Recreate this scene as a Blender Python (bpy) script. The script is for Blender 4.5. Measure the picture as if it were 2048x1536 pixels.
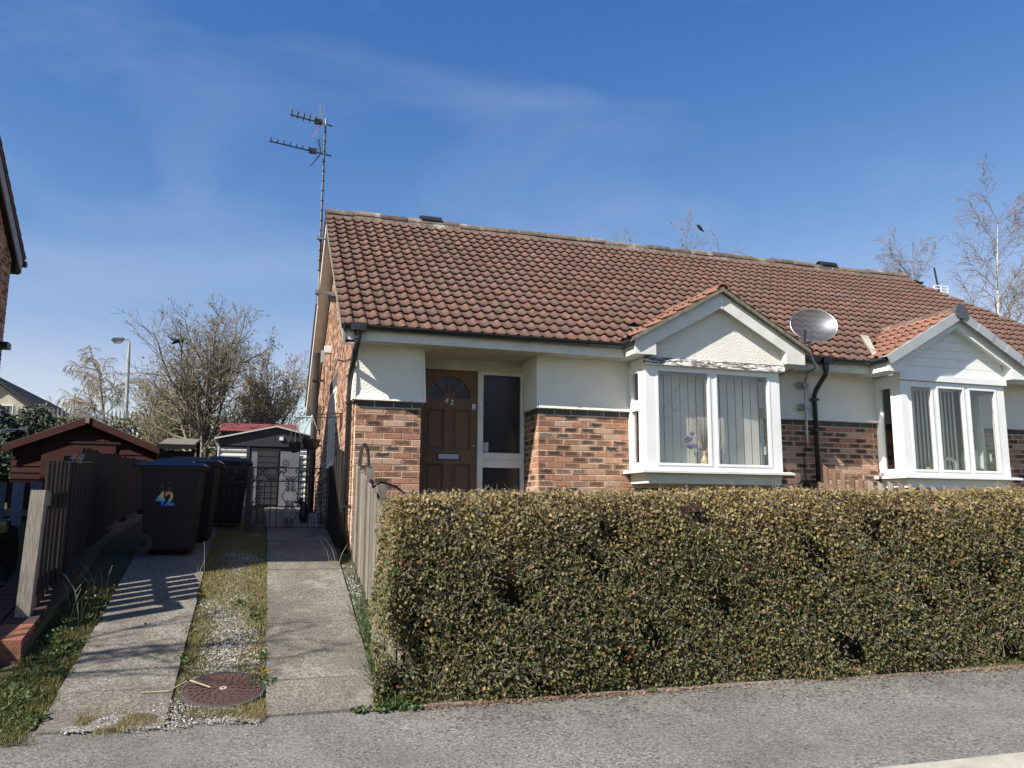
import bpy, bmesh, math, random
import numpy as np
from mathutils import Matrix, Vector
random.seed(7); rng = np.random.default_rng(7)
R = math.radians
for o in list(bpy.data.objects): bpy.data.objects.remove(o)
scene = bpy.context.scene
col = scene.collection

# ------------------------------------------------------------------ camera
CAM = Vector((-1.025, -9.495, 0.52)); PITCH, YAW, ROLL = R(8.83), R(17.27), R(0.369)
cd = bpy.data.cameras.new('camera'); cam = bpy.data.objects.new('camera', cd); col.objects.link(cam)
fw = Vector((math.sin(YAW)*math.cos(PITCH), math.cos(YAW)*math.cos(PITCH), math.sin(PITCH)))
rt = Vector((math.cos(YAW), -math.sin(YAW), 0)); up = rt.cross(fw)
c_, s_ = math.cos(ROLL), math.sin(ROLL)
rt2 = c_*rt + s_*up; up2 = -s_*rt + c_*up
cam.matrix_world = Matrix(((rt2.x, up2.x, -fw.x, CAM.x), (rt2.y, up2.y, -fw.y, CAM.y), (rt2.z, up2.z, -fw.z, CAM.z), (0, 0, 0, 1)))
cd.sensor_width = 36; cd.lens = 1606.5/2048*36; cd.clip_start = 0.05; cd.clip_end = 2000
scene.camera = cam
scene.render.resolution_x = 1024; scene.render.resolution_y = 768

# ------------------------------------------------------------------ sky, sun, exposure
SUN = Vector((-1.05, -0.48, 1.0)).normalized()
EL = math.asin(SUN.z); AZ = math.atan2(SUN.x, SUN.y)
w = bpy.data.worlds.new('World'); scene.world = w; w.use_nodes = True
nt = w.node_tree; nt.nodes.clear()
sky = nt.nodes.new('ShaderNodeTexSky'); sky.sky_type = 'NISHITA'; sky.sun_disc = False
sky.sun_elevation = EL; sky.sun_rotation = AZ; sky.altitude = 0; sky.air_density = 1.0; sky.dust_density = 0.15; sky.ozone_density = 2.0
bg = nt.nodes.new('ShaderNodeBackground'); bg.inputs[1].default_value = 0.10
wo = nt.nodes.new('ShaderNodeOutputWorld')
tcw = nt.nodes.new('ShaderNodeTexCoord'); mpw = nt.nodes.new('ShaderNodeMapping'); mpw.inputs['Scale'].default_value = (1.2, 1.2, 3.2)
nzw = nt.nodes.new('ShaderNodeTexNoise'); nzw.inputs['Scale'].default_value = 1.9; nzw.inputs['Detail'].default_value = 7; nzw.inputs['Roughness'].default_value = 0.5; nzw.inputs['Distortion'].default_value = 0.6
rpw = nt.nodes.new('ShaderNodeValToRGB'); rpw.color_ramp.elements[0].position = 0.47; rpw.color_ramp.elements[1].position = 0.82
rpw.color_ramp.elements[0].color = (0, 0, 0, 1); rpw.color_ramp.elements[1].color = (0.30, 0.30, 0.30, 1)
mxw = nt.nodes.new('ShaderNodeMix'); mxw.data_type = 'RGBA'; mxw.inputs[7].default_value = (3.2, 3.7, 4.4, 1)
L = nt.links.new
L(tcw.outputs['Generated'], mpw.inputs[0]); L(mpw.outputs[0], nzw.inputs['Vector']); L(nzw.outputs[0], rpw.inputs[0])
sepw = nt.nodes.new('ShaderNodeSeparateColor'); comw = nt.nodes.new('ShaderNodeCombineColor'); L(sky.outputs[0], sepw.inputs[0])
def wm(op, a, b):
    n_ = nt.nodes.new('ShaderNodeMath'); n_.operation = op
    for i_, v_ in ((0, a), (1, b)):
        if isinstance(v_, float): n_.inputs[i_].default_value = v_
        else: L(v_, n_.inputs[i_])
    return n_.outputs[0]
chs = []
for ch, (k_, p_) in enumerate(((1.57, 1.91), (.748, 1.256), (.72, .74))):     # deep clear-air blue overhead, paler towards the horizon
    q_ = wm('MULTIPLY', sepw.outputs[ch], .193); q_ = wm('MULTIPLY', wm('POWER', q_, p_), k_)
    chs.append(wm('MULTIPLY', wm('MINIMUM', q_, wm('MULTIPLY', sepw.outputs[ch], .205)), 1/.193))
L(wm('MINIMUM', chs[0], wm('MULTIPLY', chs[1], .84)), comw.inputs[0]); L(chs[1], comw.inputs[1]); L(chs[2], comw.inputs[2])
L(rpw.outputs[0], mxw.inputs[0]); L(comw.outputs[0], mxw.inputs[6]); L(mxw.outputs[2], bg.inputs[0]); L(bg.outputs[0], wo.inputs[0])
sd = bpy.data.lights.new('sun', 'SUN'); sd.energy = 4.6; sd.angle = R(0.5); sd.color = (1.0, 0.93, 0.82)
sun = bpy.data.objects.new('sun', sd); col.objects.link(sun); sun.rotation_euler = (-SUN).to_track_quat('-Z', 'Y').to_euler(); sun.location = (-8, -6, 14)
vs = scene.view_settings; vs.view_transform = 'Standard'; vs.look = 'None'; vs.gamma = 1; vs.use_curve_mapping = False; vs.exposure = 1.0

# ------------------------------------------------------------------ helpers
GY = [-90, -6.0, -5.76, -5.74, -5.60, -3.7, 0, 1.4, 4, 12, 18, 24, 70, 900]
GZ = [-1.3, -1.02, -1.01, -0.892, -0.89, -.85, 0, .2, .38, .6, 1.2, 2.6, 4.0, 6.0]
def gz(y): return float(np.interp(y, GY, GZ))

class MB:
    def __init__(s): s.v = []; s.f = []
    def quad(s, *p):
        n = len(s.v); s.v += [tuple(q) for q in p]; s.f.append(tuple(range(n, n+len(p)))); return s
    def box(s, x0, x1, y0, y1, z0, z1):
        n = len(s.v)
        s.v += [(x0,y0,z0),(x1,y0,z0),(x1,y1,z0),(x0,y1,z0),(x0,y0,z1),(x1,y0,z1),(x1,y1,z1),(x0,y1,z1)]
        s.f += [(n,n+3,n+2,n+1),(n+4,n+5,n+6,n+7),(n,n+1,n+5,n+4),(n+1,n+2,n+6,n+5),(n+2,n+3,n+7,n+6),(n+3,n,n+4,n+7)]; return s
    def hexa(s, b, t):                       # bottom 4 pts (ccw seen from above), top 4 pts
        n = len(s.v); s.v += [tuple(p) for p in b] + [tuple(p) for p in t]
        s.f += [(n+3,n+2,n+1,n),(n+4,n+5,n+6,n+7),(n,n+1,n+5,n+4),(n+1,n+2,n+6,n+5),(n+2,n+3,n+7,n+6),(n+3,n,n+4,n+7)]; return s
    def prism_y(s, poly, y0, y1):            # polygon in xz (ccw seen from -y), extruded y0..y1
        n = len(s.v); k = len(poly)
        s.v += [(p[0], y0, p[1]) for p in poly] + [(p[0], y1, p[1]) for p in poly]
        s.f.append(tuple(range(n, n+k))); s.f.append(tuple(range(n+2*k-1, n+k-1, -1)))
        for i in range(k): j = (i+1) % k; s.f.append((n+j, n+i, n+k+i, n+k+j))
        return s
    def prism_x(s, poly, x0, x1):            # polygon in yz, extruded x0..x1
        n = len(s.v); k = len(poly)
        s.v += [(x0, p[0], p[1]) for p in poly] + [(x1, p[0], p[1]) for p in poly]
        s.f.append(tuple(range(n, n+k))); s.f.append(tuple(range(n+2*k-1, n+k-1, -1)))
        for i in range(k): j = (i+1) % k; s.f.append((n+j, n+i, n+k+i, n+k+j))
        return s
    def prism_z(s, poly, z0, z1):
        n = len(s.v); k = len(poly)
        s.v += [(p[0], p[1], z0) for p in poly] + [(p[0], p[1], z1) for p in poly]
        s.f.append(tuple(range(n+k-1, n-1, -1))); s.f.append(tuple(range(n+k, n+2*k)))
        for i in range(k): j = (i+1) % k; s.f.append((n+i, n+j, n+k+j, n+k+i))
        return s
    def tube(s, pts, r, sides=8, caps=True):
        pts = [Vector(p) for p in pts]; n0 = len(s.v); m = len(pts)
        rs = r if isinstance(r, (list, tuple)) else [r]*m
        ref = None
        for i, p in enumerate(pts):
            d = (pts[min(i+1, m-1)] - pts[max(i-1, 0)])
            d = d.normalized() if d.length > 1e-9 else Vector((0, 0, 1))
            if ref is None or abs(ref.dot(d)) > .95: ref = Vector((0, 0, 1)) if abs(d.z) < .9 else Vector((1, 0, 0))
            u = d.cross(ref).normalized(); v = d.cross(u)
            ref = u.cross(d) if u.length else ref
            for k in range(sides):
                a = 2*math.pi*k/sides; q = p + (u*math.cos(a)+v*math.sin(a))*rs[i]; s.v.append(tuple(q))
        for i in range(m-1):
            for k in range(sides):
                a, b = n0+i*sides+k, n0+i*sides+(k+1) % sides
                s.f.append((a, a+sides, b+sides, b))
        if caps: s.f.append(tuple(range(n0, n0+sides))); s.f.append(tuple(range(n0+m*sides-1, n0+(m-1)*sides-1, -1)))
        return s
    def lathe(s, prof, center, sides=20):    # prof [(r,z)]
        n0 = len(s.v)
        for r_, z_ in prof:
            for k in range(sides):
                a = 2*math.pi*k/sides; s.v.append((center[0]+r_*math.cos(a), center[1]+r_*math.sin(a), center[2]+z_))
        for i in range(len(prof)-1):
            for k in range(sides):
                a, b = n0+i*sides+k, n0+i*sides+(k+1) % sides; s.f.append((a, b, b+sides, a+sides))
        s.f.append(tuple(range(n0+sides-1, n0-1, -1))); s.f.append(tuple(range(n0+(len(prof)-1)*sides, n0+len(prof)*sides))); return s
    def rot(s, M):
        s.v = [tuple(M @ Vector(p)) for p in s.v]; return s
    def mesh(s, name, m, smooth=False, fix=True):
        me = bpy.data.meshes.new(name); me.from_pydata(s.v, [], s.f); me.materials.append(m)
        if fix:
            b = bmesh.new(); b.from_mesh(me); bmesh.ops.recalc_face_normals(b, faces=b.faces); b.to_mesh(me); b.free()
        if smooth:
            me.polygons.foreach_set('use_smooth', [True]*len(me.polygons))
        return me

def link(name, me, parent=None, **tags):
    o = bpy.data.objects.new(name, me); col.objects.link(o)
    if parent is not None:
        o.parent = parent; o.matrix_parent_inverse = parent['_inv_'] if False else Matrix.Translation(-BASE.get(parent.name, Vector((0, 0, 0))))
    for k, v in tags.items(): o[k] = v
    return o
BASE = {}
def thing(name, loc, label, cat, group=None, kind=None):
    o = bpy.data.objects.new(name, None); col.objects.link(o); o.location = loc; BASE[o.name] = Vector(loc)
    o.empty_display_size = .1; o['label'] = label; o['category'] = cat
    if group: o['group'] = group
    if kind: o['kind'] = kind
    return o
def part(name, mb, m, parent, smooth=False, **t): return link(name, mb.mesh(name, m, smooth), parent, **t)
def solo(name, mb, m, label, cat, smooth=False, **t): return link(name, mb.mesh(name, m, smooth), None, label=label, category=cat, **t)
def struct(name, mb, m, parent=None, smooth=False): return link(name, mb.mesh(name, m, smooth), parent, **({'kind': 'structure'} if parent is None else {}))
def inst(name, me, mat4, parent):
    o = bpy.data.objects.new(name, me); col.objects.link(o); o.matrix_basis = mat4
    o.parent = parent; o.matrix_parent_inverse = Matrix.Translation(-BASE.get(parent.name, Vector((0, 0, 0)))); return o
def np_mesh(name, V, F, m, smooth=False, uv=None):
    me = bpy.data.meshes.new(name); V = np.asarray(V, dtype=np.float32); F = np.asarray(F, dtype=np.int32); k = F.shape[1]
    me.vertices.add(len(V)); me.vertices.foreach_set('co', V.ravel())
    me.loops.add(F.size); me.loops.foreach_set('vertex_index', F.ravel())
    me.polygons.add(len(F)); me.polygons.foreach_set('loop_start', np.arange(0, F.size, k, dtype=np.int32)); me.polygons.foreach_set('loop_total', np.full(len(F), k, dtype=np.int32))
    if uv is not None:
        l = me.uv_layers.new(name='UVMap'); l.data.foreach_set('uv', np.asarray(uv, dtype=np.float32).ravel())
    me.update(calc_edges=True); me.materials.append(m)
    me.polygons.foreach_set('use_smooth', np.full(len(F), bool(smooth)))
    return me

# ------------------------------------------------------------------ materials
class NT:
    def __init__(s, name):
        s.m = bpy.data.materials.new(name); s.m.use_nodes = True; s.t = s.m.node_tree; s.t.nodes.clear()
        s.out = s.n('OutputMaterial'); s.b = s.n('BsdfPrincipled'); s.l(s.b.outputs[0], s.out.inputs[0]); s.pos = None
    def n(s, t, **k):
        nd = s.t.nodes.new('ShaderNode'+t)
        for a, b in k.items(): setattr(nd, a, b)
        return nd
    def l(s, a, b): s.t.links.new(a, b)
    def P(s):
        if not s.pos: s.pos = s.n('NewGeometry')
        return s.pos.outputs['Position']
    def vec(s, scale):
        mp = s.n('Mapping'); mp.inputs['Scale'].default_value = scale; s.l(s.P(), mp.inputs[0]); return mp.outputs[0]
    def noise(s, scale, detail=5, vec=None, rough=.55, dist=0):
        nd = s.n('TexNoise'); nd.inputs['Scale'].default_value = scale; nd.inputs['Detail'].default_value = detail; nd.inputs['Roughness'].default_value = rough; nd.inputs['Distortion'].default_value = dist
        s.l(vec or s.P(), nd.inputs['Vector']); return nd.outputs[0]
    def vor(s, scale, vec=None, out='Distance'):
        nd = s.n('TexVoronoi'); nd.inputs['Scale'].default_value = scale; s.l(vec or s.P(), nd.inputs['Vector']); return nd.outputs[out]
    def ramp(s, f, stops, interp='LINEAR'):
        nd = s.n('ValToRGB'); cr = nd.color_ramp; cr.interpolation = interp
        while len(cr.elements) < len(stops): cr.elements.new(.5)
        for e, (p, c) in zip(cr.elements, stops): e.position = p; e.color = (c, c, c, 1) if isinstance(c, (int, float)) else (*c, 1)
        s.l(f, nd.inputs[0]); return nd.outputs[0]
    def mix(s, f, a, b, mode='MIX'):
        nd = s.n('Mix', data_type='RGBA', blend_type=mode)
        for i, x in ((0, f), (6, a), (7, b)):
            if isinstance(x, (int, float)): nd.inputs[i].default_value = x if i == 0 else (x, x, x, 1)
            elif isinstance(x, tuple): nd.inputs[i].default_value = (*x, 1)
            else: s.l(x, nd.inputs[i])
        return nd.outputs[2]
    def math(s, op, a, b=0.0, clamp=False):
        nd = s.n('Math', operation=op, use_clamp=clamp)
        for i, x in ((0, a), (1, b)):
            if isinstance(x, (int, float)): nd.inputs[i].default_value = x
            else: s.l(x, nd.inputs[i])
        return nd.outputs[0]
    def rand(s):                              # per object and per loose piece
        oi = s.n('ObjectInfo'); s.P()
        return s.math('FRACT', s.math('ADD', oi.outputs['Random'], s.pos.outputs['Random Per Island']))
    def bump(s, h, strength=.4, dist=.01):
        nd = s.n('Bump'); nd.inputs['Strength'].default_value = strength; nd.inputs['Distance'].default_value = dist; s.l(h, nd.inputs['Height'])
        s.l(nd.outputs[0], s.b.inputs['Normal'])
    def set(s, color=None, rough=.7, metal=0, spec=None):
        if color is not None:
            if isinstance(color, tuple): s.b.inputs['Base Color'].default_value = (*color, 1)
            else: s.l(color, s.b.inputs['Base Color'])
        if isinstance(rough, (int, float)): s.b.inputs['Roughness'].default_value = rough
        else: s.l(rough, s.b.inputs['Roughness'])
        s.b.inputs['Metallic'].default_value = metal
        if spec is not None: s.b.inputs['Specular IOR Level'].default_value = spec
        return s.m

def plain(name, c1, c2=None, scale=6, rough=.6, bump=0, bscale=60, metal=0, rnd=0, spec=None, streak=None, dirt=None):
    t = NT(name); c2 = c2 or tuple(x*.75 for x in c1)
    v = t.vec(streak) if streak else None
    c = t.mix(t.ramp(t.noise(scale, 6, v), [(.3, 0.), (.7, 1.)]), c1, c2)
    if dirt:
        c = t.mix(t.ramp(t.noise(scale*.37+1, 8, None, .65), [(.52, 0.), (.72, dirt[1])]), c, dirt[0])
    if rnd:
        r = t.rand(); k = t.math('ADD', t.math('MULTIPLY', r, 2*rnd), 1-rnd); c = t.mix(1., c, k, 'MULTIPLY') if False else t.mul(c, k)
    if bump: t.bump(t.noise(bscale, 6, v), bump)
    return t.set(c, rough, metal, spec)
def _mul(s, c, k):
    nd = s.n('VectorMath', operation='SCALE'); s.l(c, nd.inputs[0])
    if isinstance(k, (int, float)): nd.inputs['Scale'].default_value = k
    else: s.l(k, nd.inputs['Scale'])
    return nd.outputs[0]
NT.mul = _mul

def mat_brick():
    t = NT('brick'); r = t.rand()
    base = t.ramp(r, [(0, (.44, .225, .135)), (.14, (.50, .30, .20)), (.28, (.40, .19, .12)), (.42, (.54, .36, .26)), (.56, (.46, .25, .16)), (.7, (.37, .18, .12)), (.84, (.53, .37, .28)), (1., (.42, .21, .13))], 'CONSTANT')
    base = t.mix(t.ramp(t.noise(70, 5, None, .7), [(.40, 0.), (.62, .65)]), base, (.20, .095, .062))
    base = t.mix(t.ramp(t.noise(26, 6, None, .7), [(.45, 0.), (.7, .4)]), base, (.56, .40, .30))
    uv = t.n('UVMap'); sp = t.n('SeparateXYZ'); t.l(uv.outputs[0], sp.inputs[0])
    ux = t.math('ABSOLUTE', sp.outputs[0]); uy = t.math('ABSOLUTE', sp.outputs[1])
    nz = t.noise(38, 4, t.vec((.6, .6, 1.3)))
    edge = t.math('MAXIMUM', t.math('MULTIPLY', ux, .95), t.math('ADD', t.math('MULTIPLY', uy, .62), .27))
    edge = t.math('ADD', edge, t.math('MULTIPLY', t.math('SUBTRACT', nz, .5), 1.1))
    sm = t.ramp(edge, [(.55, 1.), (.92, 0.)])
    pick = t.ramp(t.math('FRACT', t.math('MULTIPLY', r, 7.31)), [(.34, 0.), (.42, .5), (.7, .85), (1., .97)])
    c = t.mix(t.math('MULTIPLY', sm, pick), base, (.035, .036, .032))
    t.bump(t.noise(120, 5, None, .7), .8, .006)
    return t.set(c, .9, 0, .2)
def mat_tile(name, a, b, moss=.5):
    t = NT(name); r = t.rand()
    c = t.mix(r, a, b)
    c = t.mix(t.ramp(t.noise(1.1, 4), [(.35, 0.), (.7, .7)]), c, tuple(x*.62 for x in a))
    c = t.mix(t.ramp(t.noise(55, 5), [(.4, 0.), (.75, .5)]), c, (.12, .075, .06))
    c = t.mix(t.ramp(t.noise(9, 8, None, .7), [(.56, 0.), (.7, moss)]), c, (.075, .07, .045))
    lich = t.math('MULTIPLY', t.ramp(t.noise(23, 3), [(.66, 0.), (.7, 1.)]), t.ramp(t.noise(3.1, 2), [(.45, 0.), (.6, .8)]))
    c = t.mix(lich, c, (.42, .38, .32))
    t.bump(t.noise(120, 5), .45, .004)
    return t.set(c, .9, 0, .2)
def mat_wood(name, a, b, scale=(9, 9, .8), rnd=.25, rough=.85, knots=True):
    t = NT(name); v = t.vec(scale)
    g = t.noise(9, 7, v, .65, .6)
    c = t.mix(t.ramp(g, [(.32, 0.), (.68, 1.)]), a, b)
    c = t.mix(t.ramp(t.noise(2.2, 4), [(.45, 0.), (.75, .5)]), c, tuple(x*.5 for x in a))
    k = t.math('ADD', t.math('MULTIPLY', t.rand(), 2*rnd), 1-rnd); c = t.mul(c, k)
    t.bump(g, .5, .006)
    return t.set(c, rough, 0, .25)
def speck(t, c, base, light):
    c = t.mix(t.ramp(t.noise(46, 2), [(.52, 0.), (.66, .8)]), c, tuple(min(1, x*1.55) for x in light))
    c = t.mix(t.ramp(t.noise(39, 2, t.vec((1.07, .93, 1))), [(.33, .85), (.46, 0.)]), c, tuple(x*.45 for x in base))
    c = t.mix(t.ramp(t.vor(34), [(.0, .9), (.13, .9), (.17, 0.)]), c, tuple(min(1, x*1.8) for x in light))
    return c
def mat_asphalt(name, base, light):
    t = NT(name)
    c = t.mix(t.ramp(t.noise(60, 4, None, .6), [(.42, 0.), (.58, 1.)]), base, light)
    c = speck(t, c, base, light)
    c = t.mix(t.ramp(t.noise(.8, 7, None, .62), [(.36, 0.), (.66, .55)]), c, tuple(x*.72 for x in base))
    c = t.mix(t.ramp(t.noise(2.3, 6, t.vec((1, .45, 1)), .65), [(.5, 0.), (.72, .4)]), c, tuple(x*1.1 for x in light))
    c = t.mix(t.ramp(t.noise(5.0, 6, None, .7), [(.60, 0.), (.74, .5)]), c, tuple(x*.55 for x in base))
    t.bump(t.noise(48, 4, None, .7), 1., .012)
    return t.set(c, .92, 0, .25)
def mat_concrete():
    t = NT('concrete'); base, light = (.125, .112, .096), (.25, .233, .20)
    c = t.mix(t.ramp(t.noise(55, 4, None, .65), [(.40, 0.), (.60, 1.)]), base, light)
    c = t.mix(.75, c, speck(t, c, base, light))
    c = t.mix(t.ramp(t.noise(1.3, 8, None, .66), [(.38, 0.), (.64, .7)]), c, (.098, .086, .075))
    c = t.mix(t.ramp(t.noise(3.1, 8, None, .72), [(.54, 0.), (.70, .6)]), c, (.32, .30, .26))
    c = t.mix(t.ramp(t.noise(5.5, 8, None, .75), [(.57, 0.), (.70, .65)]), c, (.07, .062, .054))
    k = t.math('ADD', t.math('MULTIPLY', t.rand(), .14), .93); c = t.mul(c, k)
    t.bump(t.noise(50, 5, None, .7), 1., .012)
    return t.set(c, .92, 0, .2)
def mat_leaf(name, stops, trans=.25, rough=.45, hi=None):
    t = NT(name); t.P(); r = t.pos.outputs['Random Per Island']
    c = t.ramp(r, stops)
    if hi:                                    # (z0, z1, lighter colour stops mixed in towards the top)
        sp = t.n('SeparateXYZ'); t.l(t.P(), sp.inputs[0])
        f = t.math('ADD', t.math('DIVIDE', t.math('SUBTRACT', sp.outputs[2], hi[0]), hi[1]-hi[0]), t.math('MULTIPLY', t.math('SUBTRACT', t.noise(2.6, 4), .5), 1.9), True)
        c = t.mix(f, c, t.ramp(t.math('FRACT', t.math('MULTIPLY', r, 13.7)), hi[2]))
    t.set(c, rough, 0, .4)
    tr = t.n('BsdfTranslucent'); t.l(c, tr.inputs[0]); mx = t.n('MixShader'); mx.inputs[0].default_value = trans
    t.l(t.b.outputs[0], mx.inputs[1]); t.l(tr.outputs[0], mx.inputs[2]); t.l(mx.outputs[0], t.out.inputs[0]); return t.m
def mat_glass(name='window_glass', tint=(.88, .89, .87), refl=2.0, wavy=0):
    t = NT(name); t.t.nodes.remove(t.b)
    tr = t.n('BsdfTransparent'); tr.inputs[0].default_value = (*tint, 1); gl = t.n('BsdfGlossy'); gl.inputs['Roughness'].default_value = .0
    lw = t.n('LayerWeight'); lw.inputs[0].default_value = .5; mx = t.n('MixShader')
    f5 = t.math('ADD', t.math('MULTIPLY', t.math('POWER', lw.outputs['Facing'], 4.0), .9), .05)
    t.l(t.math('MULTIPLY', f5, refl, True), mx.inputs[0]); t.l(tr.outputs[0], mx.inputs[1]); t.l(gl.outputs[0], mx.inputs[2]); t.l(mx.outputs[0], t.out.inputs[0])
    bn = t.n('Bump'); bn.inputs['Strength'].default_value = .02 + wavy; bn.inputs['Distance'].default_value = .01
    t.l(t.noise(2.0 if not wavy else 24, 2), bn.inputs['Height']); t.l(bn.outputs[0], gl.inputs['Normal']); return t.m
def mat_render():
    t = NT('rough_render'); v = t.vec((1, 1, 1.6))
    c = t.mix(t.ramp(t.noise(3, 6), [(.35, 0.), (.75, .6)]), (.82, .80, .745), (.68, .665, .61))
    c = t.mix(t.ramp(t.noise(14, 7, t.vec((1, 1, .18)), .7), [(.6, 0.), (.78, .35)]), c, (.34, .33, .29))
    t.bump(t.noise(42, 3, v, .5, .8), .75, .018)
    return t.set(c, .9, 0, .2)

m_brick = mat_brick()
m_mortar = plain('mortar', (.66, .54, .44), (.54, .42, .33), 20, .95, .4, 150)
m_blue = plain('blue_brick', (.075, .078, .085), (.045, .045, .05), 25, .8, .2, 120, rnd=.2)
m_tile = mat_tile('concrete_roof_tile', (.185, .10, .078), (.115, .078, .068), .75)
m_tile_edge = plain('mossy_shaded_tile_edge', (.030, .026, .018), (.07, .055, .04), 40, 1., .8, 90)  # moss, with the shade under each tile row painted into the colour
m_tile_bay = mat_tile('red_roof_tile', (.31, .145, .10), (.20, .10, .078), .5)
m_ridge = plain('mortared_ridge', (.17, .125, .10), (.07, .058, .05), 9, .95, .9, 40, rnd=.4, dirt=((.33, .31, .25), .8))
m_render = mat_render()
m_pvc = plain('white_pvc', (.80, .81, .81), (.74, .75, .76), 2, .35, dirt=((.55, .54, .5), .35))
m_white = plain('white_paint', (.74, .74, .71), (.62, .62, .59), 5, .6, .15, 40, dirt=((.40, .39, .35), .5))
m_soffit = plain('cream_boards', (.62, .59, .50), (.5, .47, .39), 4, .6, dirt=((.30, .26, .2), .4))
m_black = plain('black_plastic', (.018, .019, .021), (.03, .03, .032), 8, .35)
m_iron = plain('black_iron', (.012, .012, .013), (.03, .024, .02), 30, .5, .2, 90)
m_grey_pl = plain('grey_plastic', (.36, .38, .40), (.30, .32, .34), 5, .5)
m_asph = mat_asphalt('pavement_asphalt', (.125, .121, .113), (.235, .228, .214))
m_road = mat_asphalt('road_asphalt', (.075, .075, .078), (.14, .14, .14))
m_conc = mat_concrete()
m_kerb = plain('kerb_concrete', (.42, .40, .34), (.30, .285, .24), 9, .9, .5, 120)
m_soil = plain('soil_and_moss', (.075, .06, .035), (.10, .10, .04), 3, 1., .8, 60)
m_grey_wood = mat_wood('weathered_grey_wood', (.27, .245, .21), (.115, .098, .08), (14, 14, .8), .3)
m_dark_wood = mat_wood('dark_stained_wood', (.040, .033, .029), (.016, .013, .012))
m_brown_wood = mat_wood('brown_fence_wood', (.20, .125, .085), (.12, .078, .055))
m_shed = mat_wood('red_brown_shed_boards', (.058, .020, .017), (.034, .013, .012), (1, 9, 9))
m_felt = plain('roof_felt', (.16, .145, .115), (.10, .095, .08), 8, .95, .4, 120)
m_door = mat_wood('varnished_hardwood', (.24, .138, .082), (.115, .066, .043), (14, 14, 1.0), .06, .5)
m_glass = mat_glass(); m_obsc = plain('obscure_glass', (.030, .030, .034), (.022, .022, .026), 6, .16, .12, 70)
m_chrome = plain('satin_metal', (.55, .56, .58), (.45, .46, .48), 4, .3, metal=.9)
m_galv = plain('galvanised_steel', (.42, .43, .45), (.30, .31, .33), 12, .4, metal=.85)
m_dkroom = plain('room_wall', (.30, .28, .25), (.26, .25, .22), 2, .9)
m_blind = plain('blind_fabric', (.78, .76, .72), (.72, .70, .66), 3, .8)
m_rust = plain('rusted_iron', (.085, .042, .034), (.05, .03, .027), 25, .85, .6, 120, metal=.2)

# ------------------------------------------------------------------ ground, pavement, road, kerb
ys = sorted(set(list(np.linspace(-90, -6, 8)) + list(np.linspace(-6, 26, 129)) + [30, 36, 44, 54, 70, 120, 300, 900]))
xs = [-900, -200, -60, -20, -8, -5.5, -3.08, -3.0, 0, 4, 8, 14, 30, 80, 250, 900]
g = MB(); nx = len(xs)
for y in ys:
    z = gz(y) - (.05 if y < -3.68 else .012)
    for x in xs: g.v.append((x, y, z - (.25*float(np.interp(y, [-4.4, -3.2, .8, 1.7], [0, 1, 1, 0])) if -6 < x < -3.05 else 0.)))
for j in range(len(ys)-1):
    for i in range(nx-1): a = j*nx+i; g.f.append((a, a+1, a+1+nx, a+nx))
t = NT('garden_ground')
c = t.mix(t.ramp(t.noise(2.2, 8, None, .65), [(.4, 0.), (.62, 1.)]), (.085, .066, .042), (.062, .075, .026))
c = t.mix(t.ramp(t.noise(28, 5), [(.45, 0.), (.7, .6)]), c, (.15, .125, .075)); t.bump(t.noise(45, 6), .9, .03); t.set(c, 1., 0, .1)
struct('ground', g, t.m)
p = MB(); N = 60
px_ = np.linspace(-45, 45, 46)
for y, z in ((-5.6, -.89), (-4.6, -.866), (-3.62, -.846)):
    for x in px_: p.v.append((x, y, z + .006*math.sin(x*1.7+y*3)))
k = len(px_)
for j in range(2):
    for i in range(k-1): a = j*k+i; p.f.append((a, a+1, a+1+k, a+k))
struct('pavement', p, m_asph, smooth=True)
struct('road', MB().quad((-90, -12.5, -1.0), (90, -12.5, -1.0), (90, -5.74, -1.0), (-90, -5.74, -1.0)), m_road)
kerb = MB().box(-45, 45, -5.735, -5.604, -1.2, -.93); kerb = struct('kerb', kerb, m_kerb)
for i in range(-6, 12):
    x0 = i*.915 + .42; b = MB()
    b.prism_x([(-5.745, -1.0), (-5.745, -.925), (-5.72, -.896), (-5.598, -.882), (-5.598, -1.0)][::-1], x0+.004, x0+.911)
    part('kerb_stone', b, m_kerb, kerb)

# ------------------------------------------------------------------ driveway: concrete flags laid on the slope
def flags(name, x0, x1, cuts, jig):
    root = struct(name, MB().hexa([(x0, cuts[0]+.02, gz(cuts[0])-.3), (x1, cuts[0]+.02, gz(cuts[0])-.3), (x1, cuts[-1], gz(cuts[-1])-.3), (x0, cuts[-1], gz(cuts[-1])-.3)],
        [(x0+.01, cuts[0]+.03, gz(cuts[0])-.02), (x1-.01, cuts[0]+.03, gz(cuts[0])-.02), (x1-.01, cuts[-1], gz(cuts[-1])-.02), (x0+.01, cuts[-1], gz(cuts[-1])-.02)]), m_soil)
    for a, b in zip(cuts, cuts[1:]):
        mb = MB(); mid = [a+.006] + [y for y in GY if a < y < b] + [b-.004]
        dz = .022 + random.uniform(-.004, .004)
        for q0, q1 in zip(mid, mid[1:]):
            e = [random.uniform(-jig, jig) for _ in range(4)]
            mb.hexa([(x0, q0, gz(q0)-.06), (x1, q0, gz(q0)-.06), (x1, q1, gz(q1)-.06), (x0, q1, gz(q1)-.06)],
                    [(x0+e[0], q0, gz(q0)+dz), (x1+e[1], q0, gz(q0)+dz), (x1+e[2], q1, gz(q1)+dz), (x0+e[3], q1, gz(q1)+dz)])
        part('slab', mb, m_conc, root)
    return root
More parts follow.
